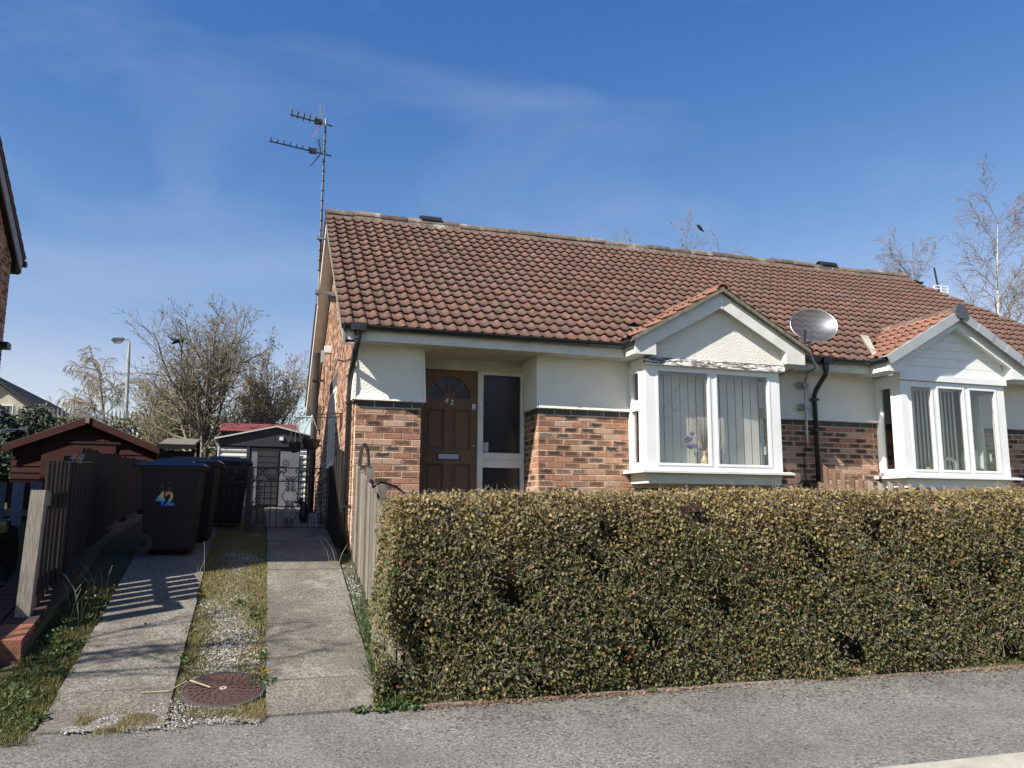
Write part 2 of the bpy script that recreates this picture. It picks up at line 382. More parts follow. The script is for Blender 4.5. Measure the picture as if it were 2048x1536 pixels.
flags('path', -.905, -.15, [-3.72, -3.2, -2.69, -2.10, -1.30, -.62, .10, .71, 1.32, 2.0, 2.7, 3.4, 4.2, 5.0, 5.9, 6.8, 7.8], .003)
flags('driveway', -2.24, -1.52, [-3.78, -3.22, -2.60, -2.04, -1.45, -.85, -.2, .5, 1.2, 1.9], .006)

# ------------------------------------------------------------------ bungalow
house = thing('semi_detached_bungalow', (6, 3.5, 0), 'red brick semi-detached bungalow with brown tiled roof behind the clipped hedge', 'bungalow')
W_R = 12.6; ZB = 1.775; TP = math.tan(R(35)); EY, EZ = -.34, 2.62
def roofz(y): return EZ + TP*(y-EY)
# bricks ------------------------------------------------------------
def brick_mesh(lx, ly=.10, lz=.065, c=.003):
    hx, hz = lx/2, lz/2
    v = [(-hx+c, 0, -hz+c), (hx-c, 0, -hz+c), (hx-c, 0, hz-c), (-hx+c, 0, hz-c), (-hx, c, -hz), (hx, c, -hz), (hx, c, hz), (-hx, c, hz), (-hx, ly, -hz), (hx, ly, -hz), (hx, ly, hz), (-hx, ly, hz)]
    f = [(0,1,2,3),(4,5,1,0),(5,6,2,1),(6,7,3,2),(7,4,0,3),(8,9,5,4),(9,10,6,5),(10,11,7,6),(11,8,4,7)]
    uv = [[(v[i][0]/hx, v[i][2]/hz) for i in q] for q in f]
    return v, f, uv
_bm = {}
def brick_me(lx, m, var=0):
    key = (round(lx, 4), m.name, var)
    if key not in _bm:
        v, f, uv = brick_mesh(lx)
        v = [(a+random.uniform(-.0012, .0012), b+random.uniform(-.0012, .0012), c+random.uniform(-.0012, .0012)) for a, b, c in v]
        _bm[key] = np_mesh('brick', v, f, m, uv=uv)
    return _bm[key]
class Stuff:
    def __init__(s): s.V = []; s.F = []; s.U = []; s.n = 0
    def add(s, lx, M):
        v, f, uv = brick_mesh(lx); v = np.array(v) @ np.array(M)[:3, :3].T + np.array(M)[:3, 3]
        s.V.append(v); s.F.append(np.array(f)+s.n); s.U.append(np.array(uv).reshape(-1, 2)); s.n += len(v)
    def obj(s, name, m, parent):
        o = link(name, np_mesh(name, np.vstack(s.V), np.vstack(s.F), m, uv=np.vstack(s.U)), parent); o['kind'] = 'stuff'; return o
def lay(x0, x1, ztop, zbot, half0, place, flags_, stuff, blue=None, parent=None, cut=None):
    """courses between x0 and x1 (wall coordinate); place(u) gives the matrix"""
    n = 0; z = ztop
    while z - .075 >= zbot - 1e-6:
        zc = z - .005 - .0325
        u = x0; odd = (n + half0) % 2; first = True
        while u < x1 - .02:
            ln = .1125 if (odd and first) else .225; first = False
            e = min(u+ln, x1); lx = e-u-.010
            if lx > .03:
                if cut is None or cut((u+e)/2, zc):
                    M = place((u+e)/2, zc) @ Matrix.Rotation(random.uniform(-.004, .004), 4, 'Y') @ Matrix.Translation((0, random.uniform(-.0018, .0018), random.uniform(-.001, .001)))
                    m = m_blue if (blue is not None and n == 0) else m_brick
                    if flags_((u+e)/2, zc): inst('brick', brick_me(lx, m, random.randrange(3)), M, parent)
                    else: (stuff if m is m_brick else blue).add(lx, M)
            u = e
        z -= .075; n += 1
fwall = MB()
BAYS = ((3.52, 5.48), (7.46, 9.33))
segs = [(0, .79), (2.27, BAYS[0][0]), (BAYS[0][1], BAYS[1][0]), (BAYS[1][1], W_R)]
fwall.prism_y([(2.277, -.4), (W_R-.012, -.4), (W_R-.012, 2.55), (BAYS[1][1]+.012, 2.55), (BAYS[1][1]+.012, .85), (BAYS[1][0]-.012, .85), (BAYS[1][0]-.012, 2.55), (BAYS[0][1]+.012, 2.55), (BAYS[0][1]+.012, .85), (BAYS[0][0]-.012, .85), (BAYS[0][0]-.012, 2.55), (2.277, 2.55)], .005, .24)
part('pier_backing', MB().box(.007, .783, .005, .24, -.4, 2.55), m_mortar, house)
for a, b in ((2.276, 2.5), (.55, .784)): part('reveal_backing', MB().box(a, b, .24, .66, -.4, 2.55), m_mortar, house)
front = part('front_wall', fwall, m_mortar, house)
stF, blF = Stuff(), Stuff()
PF = lambda u, z: Matrix.Translation((u, 0, z))
lay(0, .79, ZB, -.15, 0, PF, lambda u, z: z > -.1, stF, blF, front)
lay(2.27, BAYS[0][0]+.06, ZB, -.15, 0, PF, lambda u, z: z > .78, stF, blF, front)
lay(BAYS[0][0]+.06, BAYS[0][1], .80, -.15, 0, PF, lambda u, z: False, stF, blF, front)
lay(BAYS[0][1], BAYS[1][0], ZB, -.15, 1, PF, lambda u, z: z > .86, stF, blF, front)
lay(BAYS[1][0], BAYS[1][1], .80, -.15, 0, PF, lambda u, z: False, stF, blF, front)
lay(BAYS[1][1], W_R, ZB, -.15, 1, PF, lambda u, z: z > .86 and u < 9.95, stF, blF, front)
# porch reveals: right one faces -x (seen), left one faces +x
PRV = lambda u, z: Matrix.Translation((2.27, u, z)) @ Matrix.Rotation(R(-90), 4, 'Z')
lay(.10, .62, ZB, -.15, 1, PRV, lambda u, z: z > .78, stF, blF, front)
PLV = lambda u, z: Matrix.Translation((.79, u, z)) @ Matrix.Rotation(R(90), 4, 'Z')
lay(.10, .62, ZB, -.15, 1, PLV, lambda u, z: False, stF, blF, front)
stF.obj('brick_courses', m_brick, front); blF.obj('plinth_course', m_blue, front)
# gable side wall facing -x
DEP = 7.0
gw = MB(); gw.prism_x([(.012, -.4), (DEP-.01, -.4), (DEP-.01, 2.5), (3.5, roofz(3.5)-.22), (.012, 2.5)], .005, .24)
side = part('gable_wall', gw, m_mortar, house)
stS, blS = Stuff(), Stuff()
PS = lambda u, z: Matrix.Translation((0, u, z)) @ Matrix.Rotation(R(-90), 4, 'Z')
def cutS(u, z):
    if 2.66 < u < 3.94 and 1.12 < z < 2.42: return False
    lim = min(roofz(u), roofz(7.0-u)) - .13
    return z < lim
lay(.10, DEP, 5.15, -.15, 0, PS, lambda u, z: False, stS, None, side, cutS)
stS.obj('brick_courses', m_brick, side)
# quoin of the plinth band on the gable, soldier course over the side window
sold = Stuff()
for i in range(17):
    sold.add(.215, Matrix.Translation((-.003, 2.70+i*.075, 2.43)) @ Matrix.Rotation(R(-90), 4, 'Z') @ Matrix.Rotation(R(90), 4, 'Y'))
sold.obj('lintel_course', m_blue, side)
other = MB().box(W_R-.24, W_R, .24, DEP, -.4, 2.55).box(.24, W_R, DEP-.24, DEP, -.4, 2.55)
part('rear_wall', other, m_render, house)
# render panels with bell-cast foot
up_w = MB(); prof = [(.24, 2.56), (-.014, 2.56), (-.014, 1.90), (-.022, 1.85), (-.048, 1.80), (-.052, ZB+.002), (.24, ZB+.002)]
for a, b in segs: part('rendered_upper_wall', MB().prism_x(prof, a, b), m_render, house)
rets = []
rets.append(([(2.245, -.04, ZB+.003), (2.262, -.04, ZB+.003), (2.262, .60, ZB+.003), (2.225, .60, ZB+.003)], [(2.25, -.012, 2.56), (2.268, -.012, 2.56), (2.268, .60, 2.56), (2.25, .60, 2.56)]))
rets.append(([(.792, -.04, ZB+.003), (.835, -.04, ZB+.003), (.835, .60, ZB+.003), (.792, .60, ZB+.003)], [(.792, -.012, 2.56), (.80, -.012, 2.56), (.80, .60, 2.56), (.792, .60, 2.56)]))
rets.append(([(-.045, -.05, ZB+.003), (-.003, -.05, ZB+.003), (-.003, .10, ZB+.003), (-.045, .10, ZB+.003)], [(-.012, -.012, 2.56), (-.003, -.012, 2.56), (-.003, .10, 2.56), (-.012, .10, 2.56)]))
for q in rets: part('render_return', MB().hexa(*q), m_render, house)
# interior shells so that the windows look into rooms
rm = MB().box(2.6, 6.1, .24, 4.2, .15, .2).box(2.6, 6.1, 4.2, 4.3, .2, 2.5).box(2.5, 2.6, .66, 4.3, .2, 2.5).box(6.1, 6.2, .26, 4.3, .2, 2.5).box(2.6, 6.1, .02, 4.3, 2.46, 2.5)
rm.box(6.7, 10.2, .24, 4.2, .15, .2).box(6.7, 10.2, 4.2, 4.3, .2, 2.5).box(6.6, 6.7, .26, 4.3, .2, 2.5).box(10.2, 10.3, .26, 4.3, .2, 2.5).box(6.7, 10.2, .02, 4.3, 2.46, 2.5)
rm.box(.6, 2.45, 2.6, 2.7, .2, 2.5).box(.5, .6, .7, 2.7, .2, 2.5).box(.5, 2.45, .68, 2.7, 2.46, 2.5).box(.5, 2.45, .68, 2.7, .15, .2)
part('room_lining', rm, m_dkroom, house)

# ------------------------------------------------------------------ roof
def tile_np(wd=.158, ln=.305, hgt=.032, th=.022, nseg=9):
    us = np.linspace(0, 1, nseg+1)
    def hh(u):
        if u < .42: return .004*math.cos(u/.42*math.pi/2)**2 + .0
        return hgt*math.sin((u-.42)/.58*math.pi)**1.0*.98
    v = []; f = []
    H = [hh(u) for u in us]
    for y, dz in ((0, .034), (ln, .002)):
        for u, h in zip(us, H): v.append(((u-.5)*wd, y, h+dz))
    for u, h in zip(us, H): v.append(((u-.5)*wd, .004, max(h+.034-th, 0.002)))
    n = nseg+1
    for i in range(nseg):
        f.append((i, i+1, n+i+1, n+i)); f.append((2*n+i, 2*n+i+1, i+1, i))
    return np.array(v), np.array(f)
TV, TF = tile_np()
roof = MB()
VL, = (-.22,)
def vr(y): return 11.5 + max(0, (3.4-y))*.42
sl = .035
roof.hexa([(VL, EY, EZ-sl-.03), (vr(EY), EY, EZ-sl-.03), (vr(3.5), 3.5, roofz(3.5)-sl-.03), (VL, 3.5, roofz(3.5)-sl-.03)], [(VL, EY, EZ-sl), (vr(EY), EY, EZ-sl), (vr(3.5), 3.5, roofz(3.5)-sl), (VL, 3.5, roofz(3.5)-sl)])
roof.hexa([(VL, 3.5, roofz(3.5)-sl-.03), (vr(3.5), 3.5, roofz(3.5)-sl-.03), (vr(EY), 7.34, EZ-sl-.03), (VL, 7.34, EZ-sl-.03)], [(VL, 3.5, roofz(3.5)-sl), (vr(3.5), 3.5, roofz(3.5)-sl), (vr(EY), 7.34, EZ-sl), (VL, 7.34, EZ-sl)])
roof = part('roof', roof, m_felt, house)
NROW, GA, PW = 19, (3.84/math.cos(R(35))-.03)/19, .1535
RX = Matrix.Rotation(R(35), 4, 'X')
cand = []
for r in range(NROW):
    s = r*GA - .045; y = EY + s*math.cos(R(35)); z = EZ - .03 + s*math.sin(R(35))
    for cidx in range(84):
        x = VL + .07 + cidx*PW
        if x > vr(y) - .05: break
        if any(a-.05 < x < b+.05 and y < .05 and z < 2.9 for a, b in ((3.6, 5.5), (7.5, 9.3))): continue
        M = Matrix.Translation((x+random.uniform(-.003, .003), y, z)) @ RX @ Matrix.Rotation(random.uniform(-.012, .012), 4, 'Z') @ Matrix.Rotation(random.uniform(-.008, .008), 4, 'X') @ Matrix.Translation((0, random.uniform(-.006, .004), 0))
        cand.append(((Vector((x, y, z))-CAM).length, M))
cand.sort(key=lambda q: q[0])
bay_tiles = []
def bay_roof(xl, xr, zr, ze, y0):
    cx = (xl+xr)/2; ang = math.atan2(zr-ze, cx-xl); L_ = (zr-ze)/math.sin(ang)
    nrow = max(1, round(L_/.245)); ga = L_/nrow
    for sgn in (-1, 1):
        for r in range(nrow):
            s = r*ga-.03
            x = (xl + s*math.cos(ang)) if sgn < 0 else (xr - s*math.cos(ang)); z = ze + s*math.sin(ang)
            for cidx in range(14):
                y = y0 + .075 + cidx*PW
                if roofz(y+.02) - .02 > z + .13: break
                M = Matrix.Translation((x, y, z)) @ Matrix.Rotation(R(-90)*(1 if sgn < 0 else -1), 4, 'Z') @ Matrix.Rotation(ang, 4, 'X') @ Matrix.Rotation(random.uniform(-.01, .01), 4, 'Z')
                bay_tiles.append((sgn, M))
bay_roof(3.27, 5.87, 3.36, 2.62, -.68); bay_roof(7.12, 9.68, 3.36, 2.62, -.70)
tile_me = [np_mesh('roof_tile', TV, TF, m_tile) for _ in range(2)]; btile_me = np_mesh('bay_roof_tile', TV, TF, m_tile_bay)
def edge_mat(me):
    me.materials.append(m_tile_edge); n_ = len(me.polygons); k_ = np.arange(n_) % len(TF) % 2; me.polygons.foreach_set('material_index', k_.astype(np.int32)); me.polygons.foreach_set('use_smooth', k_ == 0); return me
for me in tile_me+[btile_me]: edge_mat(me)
nb = 0
for sgn, M in bay_tiles:
    if sgn < 0: inst('roof_tile', btile_me, M, roof); nb += 1
for d, M in cand[:300-nb]: inst('roof_tile', random.choice(tile_me), M, roof)
def join_np(V0, F0, Ms):
    k = len(V0); V = np.concatenate([V0 @ np.array(M)[:3, :3].T + np.array(M)[:3, 3] for M in Ms]); F = np.concatenate([F0 + i*k for i in range(len(Ms))]); return V, F
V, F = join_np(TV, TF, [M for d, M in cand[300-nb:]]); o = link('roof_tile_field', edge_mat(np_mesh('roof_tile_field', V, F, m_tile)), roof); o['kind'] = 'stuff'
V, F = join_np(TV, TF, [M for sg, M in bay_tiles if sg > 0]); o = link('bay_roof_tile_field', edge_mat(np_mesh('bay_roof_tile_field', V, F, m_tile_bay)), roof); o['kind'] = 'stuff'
# rear slope tiles, joined
Ms = []
for r in range(NROW):
    s = r*GA-.045; y = 7.34 - s*math.cos(R(35)); z = EZ-.03 + s*math.sin(R(35))
    for cidx in range(40): Ms.append(Matrix.Translation((VL+.15+cidx*PW*2, y, z)) @ Matrix.Rotation(R(180), 4, 'Z') @ RX @ Matrix.Scale(2, 4, (1, 0, 0)))
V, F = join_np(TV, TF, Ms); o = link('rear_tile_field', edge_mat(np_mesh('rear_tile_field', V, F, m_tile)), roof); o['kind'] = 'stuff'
# ridge tiles
def half_round(x0, x1, yc, zc, r, axis='x', th=.02, n=9, jit=0.0):
    b = MB(); a0 = [math.pi*i/n for i in range(n+1)]
    outer = [(-math.cos(a)*r, math.sin(a)*r*.82) for a in a0]; inner = [(-math.cos(a)*(r-th), math.sin(a)*(r-th)*.82) for a in a0][::-1]
    prof = outer+inner
    if axis == 'x': b.prism_x([(yc+p[0], zc+p[1]) for p in prof], x0, x1)
    else: b.prism_y([(yc+p[0], zc+p[1]) for p in prof], x0, x1)
    return b
zr = roofz(3.5)
bed = MB().prism_x([(3.5-.13, zr-.10), (3.5+.13, zr-.10), (3.5+.105, zr+.02), (3.5-.105, zr+.02)], VL+.01, 11.5); part('ridge_mortar', bed, m_ridge, roof)
x = VL-.01; i = 0
while x < 11.45:
    ln = min(.445, 11.5-x); part('ridge_tile', half_round(x+.008, x+ln, 3.5, zr-.02+random.uniform(-.014, .016), .125+random.uniform(-.008, .008)), m_ridge, roof); x += ln+.004; i += 1
for xv in (1.35, 9.42):
    b = half_round(xv, xv+.36, 3.5, zr+.045, .125).box(xv+.01, xv+.35, 3.40, 3.60, zr-.02, zr+.10); part('ridge_vent', b, m_black, roof)
for cx, y0 in ((4.57, -.69), (8.40, -.71)):
    x = y0
    while x < .62:
        part('ridge_tile', half_round(x, x+.30, cx, 3.345, .095, 'y'), m_tile_bay if cx < 6 else m_ridge, roof); x += .303
# verge mortar under the left-hand tiles, bargeboards and gable soffit
vm = MB()
for sgn in (1, -1):
    yy = lambda y: y if sgn > 0 else 7.0-y
    vm.hexa([(VL-.004, yy(EY), EZ-.075), (VL+.06, yy(EY), EZ-.075), (VL+.06, yy(3.5), zr-.075), (VL-.004, yy(3.5), zr-.075)], [(VL-.004, yy(EY), EZ-.012), (VL+.06, yy(EY), EZ-.012), (VL+.06, yy(3.5), zr-.012), (VL-.004, yy(3.5), zr-.012)])
part('verge_mortar', vm, m_ridge, roof)
for sgn in (1, -1):
    bb = MB()
    yy = lambda y: y if sgn > 0 else 7.0-y
    bb.hexa([(VL+.02, yy(EY+.02), EZ-.26), (VL+.045, yy(EY+.02), EZ-.26), (VL+.045, yy(3.5), zr-.26), (VL+.02, yy(3.5), zr-.26)], [(VL+.02, yy(EY+.02), EZ-.078), (VL+.045, yy(EY+.02), EZ-.078), (VL+.045, yy(3.5), zr-.078), (VL+.02, yy(3.5), zr-.078)])
    bb.hexa([(VL+.045, yy(EY+.02), EZ-.255), (-.002, yy(EY+.02), EZ-.255), (-.002, yy(3.5), zr-.255), (VL+.045, yy(3.5), zr-.255)], [(VL+.045, yy(EY+.02), EZ-.235), (-.002, yy(EY+.02), EZ-.235), (-.002, yy(3.5), zr-.235), (VL+.045, yy(3.5), zr-.235)])
    part('bargeboard', bb, m_white if sgn < 0 else plain('weathered_board', (.30, .28, .24), (.2, .18, .15), 8, .9, .4, 60), house)
# fascia, soffit, porch ceiling boards
for a, b in ((VL+.05, 3.325), (5.815, 7.13), (9.67, 12.5)): part('fascia', MB().box(a, b, -.305, -.283, 2.434, 2.60), m_white, house)
part('fascia', MB().box(VL+.046, vr(EY)-.1, 7.283, 7.305, 2.434, 2.60), m_white, house)
for a, b in ((VL+.05, .788), (2.272, 3.325), (5.815, 7.13), (9.67, 12.5)): part('soffit', MB().box(a, b, -.283, .0, 2.438, 2.452), m_soffit, house)
for i in range(8):
    y0 = -.28 + i*.104; part('ceiling_board', MB().box(.792, 2.266, y0+.008, y0+.096, 2.440+.002*(i % 2), 2.455), m_soffit, house)
# gutters and downpipes
def gutter(a, b, yb=-.309, zt=2.60, r=.056):
    n = 8; an = [math.pi + math.pi*i/n for i in range(n+1)]; cy = yb-r
    o_ = [(cy+math.cos(t)*r, zt+math.sin(t)*r*1.05) for t in an]; i_ = [(cy+math.cos(t)*(r-.004), zt+math.sin(t)*(r-.004)*1.05) for t in an][::-1]
    g_ = part('gutter', MB().prism_x(o_+i_, a, b), m_black, house)
    xk = a+.62
    while xk < b-.1:
        o2 = [(cy+math.cos(t)*(r+.006), zt+math.sin(t)*(r+.006)*1.05) for t in an]; i2 = [(cy+math.cos(t)*(r+.0005), zt+math.sin(t)*(r+.0005)*1.05) for t in an][::-1]
        part('gutter_bracket', MB().prism_x(o2+i2, xk, xk+.028), m_black, g_); xk += .79
    return g_
g1 = gutter(-.20, 3.30); gutter(5.83, 7.10); gutter(9.70, 12.6)
part('gutter_outlet', MB().box(-.205, -.198, -.43, -.305, 2.535, 2.612).box(-.13, .05, -.435, -.305, 2.525, 2.612).tube([(-.04, -.365, 2.53), (-.04, -.365, 2.43)], .042, 12), m_black, house)
part('gutter_outlet', MB().box(5.83, 6.2, -.435, -.305, 2.53, 2.617).box(6.27, 6.42, -.435, -.305, 2.525, 2.612).tube([(6.345, -.365, 2.53), (6.345, -.365, 2.44)], .042, 12), m_black, house)
dp = part('downpipe', MB().tube([(-.04, -.365, 2.46), (-.04, -.36, 2.40), (-.055, .02, 2.12), (-.058, .10, 2.05), (-.058, .13, 1.95), (-.058, .13, -.05)], .034, 14), m_black, house, smooth=True)
for z in (2.06, 1.74, .52): part('pipe_clip', MB().box(-.098, -.001, .085, .175, z, z+.028), m_black, dp)
dp2 = part('downpipe', MB().tube([(6.345, -.365, 2.46), (6.345, -.35, 2.38), (6.36, -.12, 2.20), (6.37, -.06, 2.12), (6.37, -.06, -.05)], .034, 14), m_black, house, smooth=True)
for z in (2.05, 1.62, .9): part('pipe_clip', MB().box(6.32, 6.42, -.10, -.0, z, z+.028), m_black, dp2)
soil = part('soil_pipe', MB().tube([(-.15, 5.3, -.05+gz(5.3)), (-.15, 5.3, 3.22)], .057, 14).tube([(-.15, 5.3, 3.22), (-.15, 5.3, 3.30)], .064, 14), m_black, house, smooth=False)
for z in (2.78, 1.6): part('pipe_clip', MB().box(-.215, -.001, 5.23, 5.37, z, z+.03), m_black, soil)
# side window, vent, lamp and cable on the gable
sw = MB().box(-.004, .09, 2.68, 2.74, 1.14, 2.33).box(-.004, .09, 3.86, 3.92, 1.14, 2.33).box(-.004, .09, 2.74, 3.86, 1.14, 1.20).box(-.004, .09, 2.74, 3.86, 2.27, 2.33).box(-.002, .08, 2.74, 3.86, 1.86, 1.92).box(-.003, .085, 3.27, 3.33, 1.20, 1.86)
swo = part('side_window', sw, m_pvc, house)
for a, b, z0, z1 in ((2.74, 3.27, 1.2, 1.86), (3.33, 3.86, 1.2, 1.86), (2.74, 3.86, 1.92, 2.27)): part('pane', MB().quad((.03, a, z0), (.03, b, z0), (.03, b, z1), (.03, a, z1)), m_glass, swo)
part('sill', MB().box(-.07, .02, 2.64, 3.96, 1.10, 1.135), m_pvc, swo)
part('vent_grille', MB().box(-.10, -.001, 5.75, 6.1, 1.95, 2.40), plain('olive_plastic', (.10, .09, .065), None, 9, .6), house)
lampo = part('wall_light', MB().box(-.11, -.001, 3.9, 4.06, 3.06, 3.18), m_white, house); part('lamp_body', MB().box(-.16, -.11, 3.92, 4.04, 2.90, 3.10), m_grey_pl, lampo)
fl = part('floodlight', MB().box(-.30, -.17, .95, 1.13, 3.22, 3.26).tube([(-.23, 1.04, 3.25), (-.02, 1.04, 3.32)], .015, 6).box(-.03, -.001, .98, 1.1, 3.26, 3.38), m_black, house)
part('cable', MB().tube([(-.01, .12, 2.42), (-.012, .6, 2.38), (-.012, 1.6, 2.52), (-.012, 2.6, 2.72), (-.012, 3.6, 2.50), (-.012, 5.0, 2.25), (-.012, 5.7, 2.2)], .006, 5), m_black, house)

# ------------------------------------------------------------------ front door and sidelight
DY = .55
hd = MB().box(.80, 2.262, DY-.02, DY+.10, 2.295, 2.44); part('door_head_panel', hd, m_soffit, house)
frm = MB().box(.80, .868, DY-.03, DY+.08, .25, 2.294).box(1.628, 1.70, DY-.03, DY+.08, .25, 2.294).box(2.215, 2.262, DY-.03, DY+.08, .25, 2.294).box(1.70, 2.215, DY-.025, DY+.08, 2.255, 2.294).box(1.70, 2.215, DY-.025, DY+.08, 1.145, 1.235).box(1.70, 2.215, DY-.02, DY+.08, 1.045, 1.143).box(1.70, 2.215, DY-.025, DY+.08, .25, .36)
frm = part('door_frame', frm, m_white, house)
part('sidelight_pane', MB().quad((1.70, DY+.02, 1.235), (2.215, DY+.02, 1.235), (2.215, DY+.02, 2.255), (1.70, DY+.02, 2.255)), m_obsc, frm)
part('sidelight_pane', MB().quad((1.70, DY+.02, .36), (2.215, DY+.02, .36), (2.215, DY+.02, 1.045), (1.70, DY+.02, 1.045)), m_obsc, frm)
part('bell_push', MB().box(1.645, 1.680, DY-.048, DY-.03, 1.80, 1.90).tube([(1.662, DY-.05, 1.85), (1.662, DY-.056, 1.85)], .01, 10), m_pvc, frm)
part('alarm_sticker', MB().box(1.712, 1.785, DY+.012, DY+.016, 1.25, 1.37), plain('sticker', (.30, .33, .42), (.5, .5, .55), 60, .5), frm)
part('door_chain_plate', MB().box(1.712, 1.82, DY+.010, DY+.015, 1.80, 1.855), m_black, frm)
X0, X1, Z0, Z1 = .871, 1.625, .28, 2.290
AX, AZ, AR = 1.248, 1.925, .285
d = MB()
d.box(X0, X0+.075, DY, DY+.044, Z0, AZ-.03).box(X1-.075, X1, DY, DY+.044, Z0, AZ-.03)
d.box(X0+.075, X1-.075, DY+.0005, DY+.044, AZ-.14, AZ-.03).box(X0+.075, X1-.075, DY+.0005, DY+.044, 1.09, 1.24).box(X0+.075, X1-.075, DY+.0005, DY+.044, Z0, Z0+.14)
d.box(AX-.05, AX+.05, DY+.001, DY+.044, 1.24, AZ-.14).box(AX-.05, AX+.05, DY+.001, DY+.044, Z0+.14, 1.09)
n = 28
def rectpt(a):
    dx, dz = math.cos(a), math.sin(a); tt = []
    if dx > 1e-6: tt.append((X1-AX)/dx)
    if dx < -1e-6: tt.append((X0-AX)/dx)
    if dz > 1e-6: tt.append((Z1-AZ)/dz)
    q = min(tt); return (AX+dx*q, AZ+dz*q)
angs = sorted([math.pi*i/n for i in range(n+1)] + [math.atan2(Z1-AZ, X1-AX), math.atan2(Z1-AZ, X0-AX)])
for a, b in zip(angs, angs[1:]):
    A0, A1 = (AX+AR*math.cos(a), AZ+AR*math.sin(a)), (AX+AR*math.cos(b), AZ+AR*math.sin(b)); B0, B1 = rectpt(a), rectpt(b)
    d.quad((A0[0], DY, A0[1]), (B0[0], DY, B0[1]), (B1[0], DY, B1[1]), (A1[0], DY, A1[1]))
    d.quad((A0[0], DY, A0[1]), (A1[0], DY, A1[1]), (A1[0], DY+.044, A1[1]), (A0[0], DY+.044, A0[1]))
d.box(X0, AX-AR, DY+.0002, DY+.044, AZ-.03, AZ).box(AX+AR, X1, DY+.0002, DY+.044, AZ-.03, AZ).box(AX-AR, AX+AR, DY+.0002, DY+.044, AZ-.03, AZ)
door = part('front_door', d, m_door, house)
for x0, x1, z0, z1 in ((X0+.075, AX-.05, 1.24, AZ-.14), (AX+.05, X1-.075, 1.24, AZ-.14), (X0+.075, AX-.05, Z0+.14, 1.09), (AX+.05, X1-.075, Z0+.14, 1.09)):
    b = MB(); m_ = .022
    b.hexa([(x0, DY+.020, z0), (x1, DY+.020, z0), (x1, DY+.035, z0), (x0, DY+.035, z0)], [(x0, DY+.020, z1), (x1, DY+.020, z1), (x1, DY+.035, z1), (x0, DY+.035, z1)])
    b.prism_y([(x0+m_*2, z0+m_*2), (x1-m_*2, z0+m_*2), (x1-m_*2, z1-m_*2), (x0+m_*2, z1-m_*2)], DY+.008, DY+.02)
    for q in ((x0, x1, z0, z0+.014), (x0, x1, z1-.014, z1), (x0, x0+.014, z0+.014, z1-.014), (x1-.014, x1, z0+.014, z1-.014)): b.box(q[0], q[1], DY-.006, DY+.02, q[2], q[3])
    part('door_panel', b, m_door, door)
arc = [(AX+AR*math.cos(math.pi*i/20), AZ+AR*math.sin(math.pi*i/20)) for i in range(21)]
part('fanlight_pane', MB().quad(*[(q[0], DY+.026, q[1]) for q in arc]), m_obsc, door)
for a in (48, 90, 132):
    u = (math.cos(R(a)), math.sin(R(a))); q = (-u[1], u[0]); h = .011
    part('glazing_bar', MB().prism_y([(AX+u[0]*s_0+q[0]*k_*h, AZ+u[1]*s_0+q[1]*k_*h) for s_0, k_ in ((.07, 1), (.07, -1), (AR, -1), (AR, 1))], DY+.004, DY+.024), m_door, door)
part('fanlight_boss', MB().prism_y([(AX+.075*math.cos(math.pi*i/12), AZ-.002+.075*math.sin(math.pi*i/12)) for i in range(13)], DY-.001, DY+.024), m_door, door)
lp = part('letter_plate', MB().box(1.11, 1.395, DY-.012, DY+.001, 1.132, 1.215), m_black, door); part('letter_flap', MB().box(1.122, 1.383, DY-.018, DY-.012, 1.142, 1.203), m_chrome, lp)
part('door_lock', MB().box(1.553, 1.600, DY-.014, DY, 1.79, 1.86).tube([(1.580, DY-.014, 1.825), (1.580, DY-.03, 1.825)], .02, 14), m_chrome, door)
part('key_escutcheon', MB().tube([(1.585, DY, 1.32), (1.585, DY-.008, 1.32)], .012, 12), m_chrome, door)
def text_mesh(name, s, size, m, mat4, depth=.004, shear=0, bold=0):
    cu = bpy.data.curves.new(name, 'FONT'); cu.body = s; cu.size = size; cu.extrude = depth; cu.align_x = 'CENTER'; cu.shear = shear; cu.offset = bold
    o = bpy.data.objects.new('tmp', cu); col.objects.link(o); dg = bpy.context.evaluated_depsgraph_get()
    me = bpy.data.meshes.new_from_object(o.evaluated_get(dg)); bpy.data.objects.remove(o); me.name = name; me.materials.clear(); me.materials.append(m); me.transform(mat4); return me
TXT = Matrix.Rotation(R(90), 4, 'X')
m_num = plain('polished_numerals', (.62, .60, .55), (.5, .48, .44), 20, .3, metal=.6)
for s, dx, dz in (('4', -.034, .008), ('2', .036, -.012)): link('house_numeral', text_mesh('house_numeral', s, .092, m_num, Matrix.Translation((AX+dx, DY-.007, 1.852+dz)) @ TXT, .003, .12, .002), door)
part('door_step', MB().box(.80, 2.262, .30, .62, -.3, .25), m_conc, house)

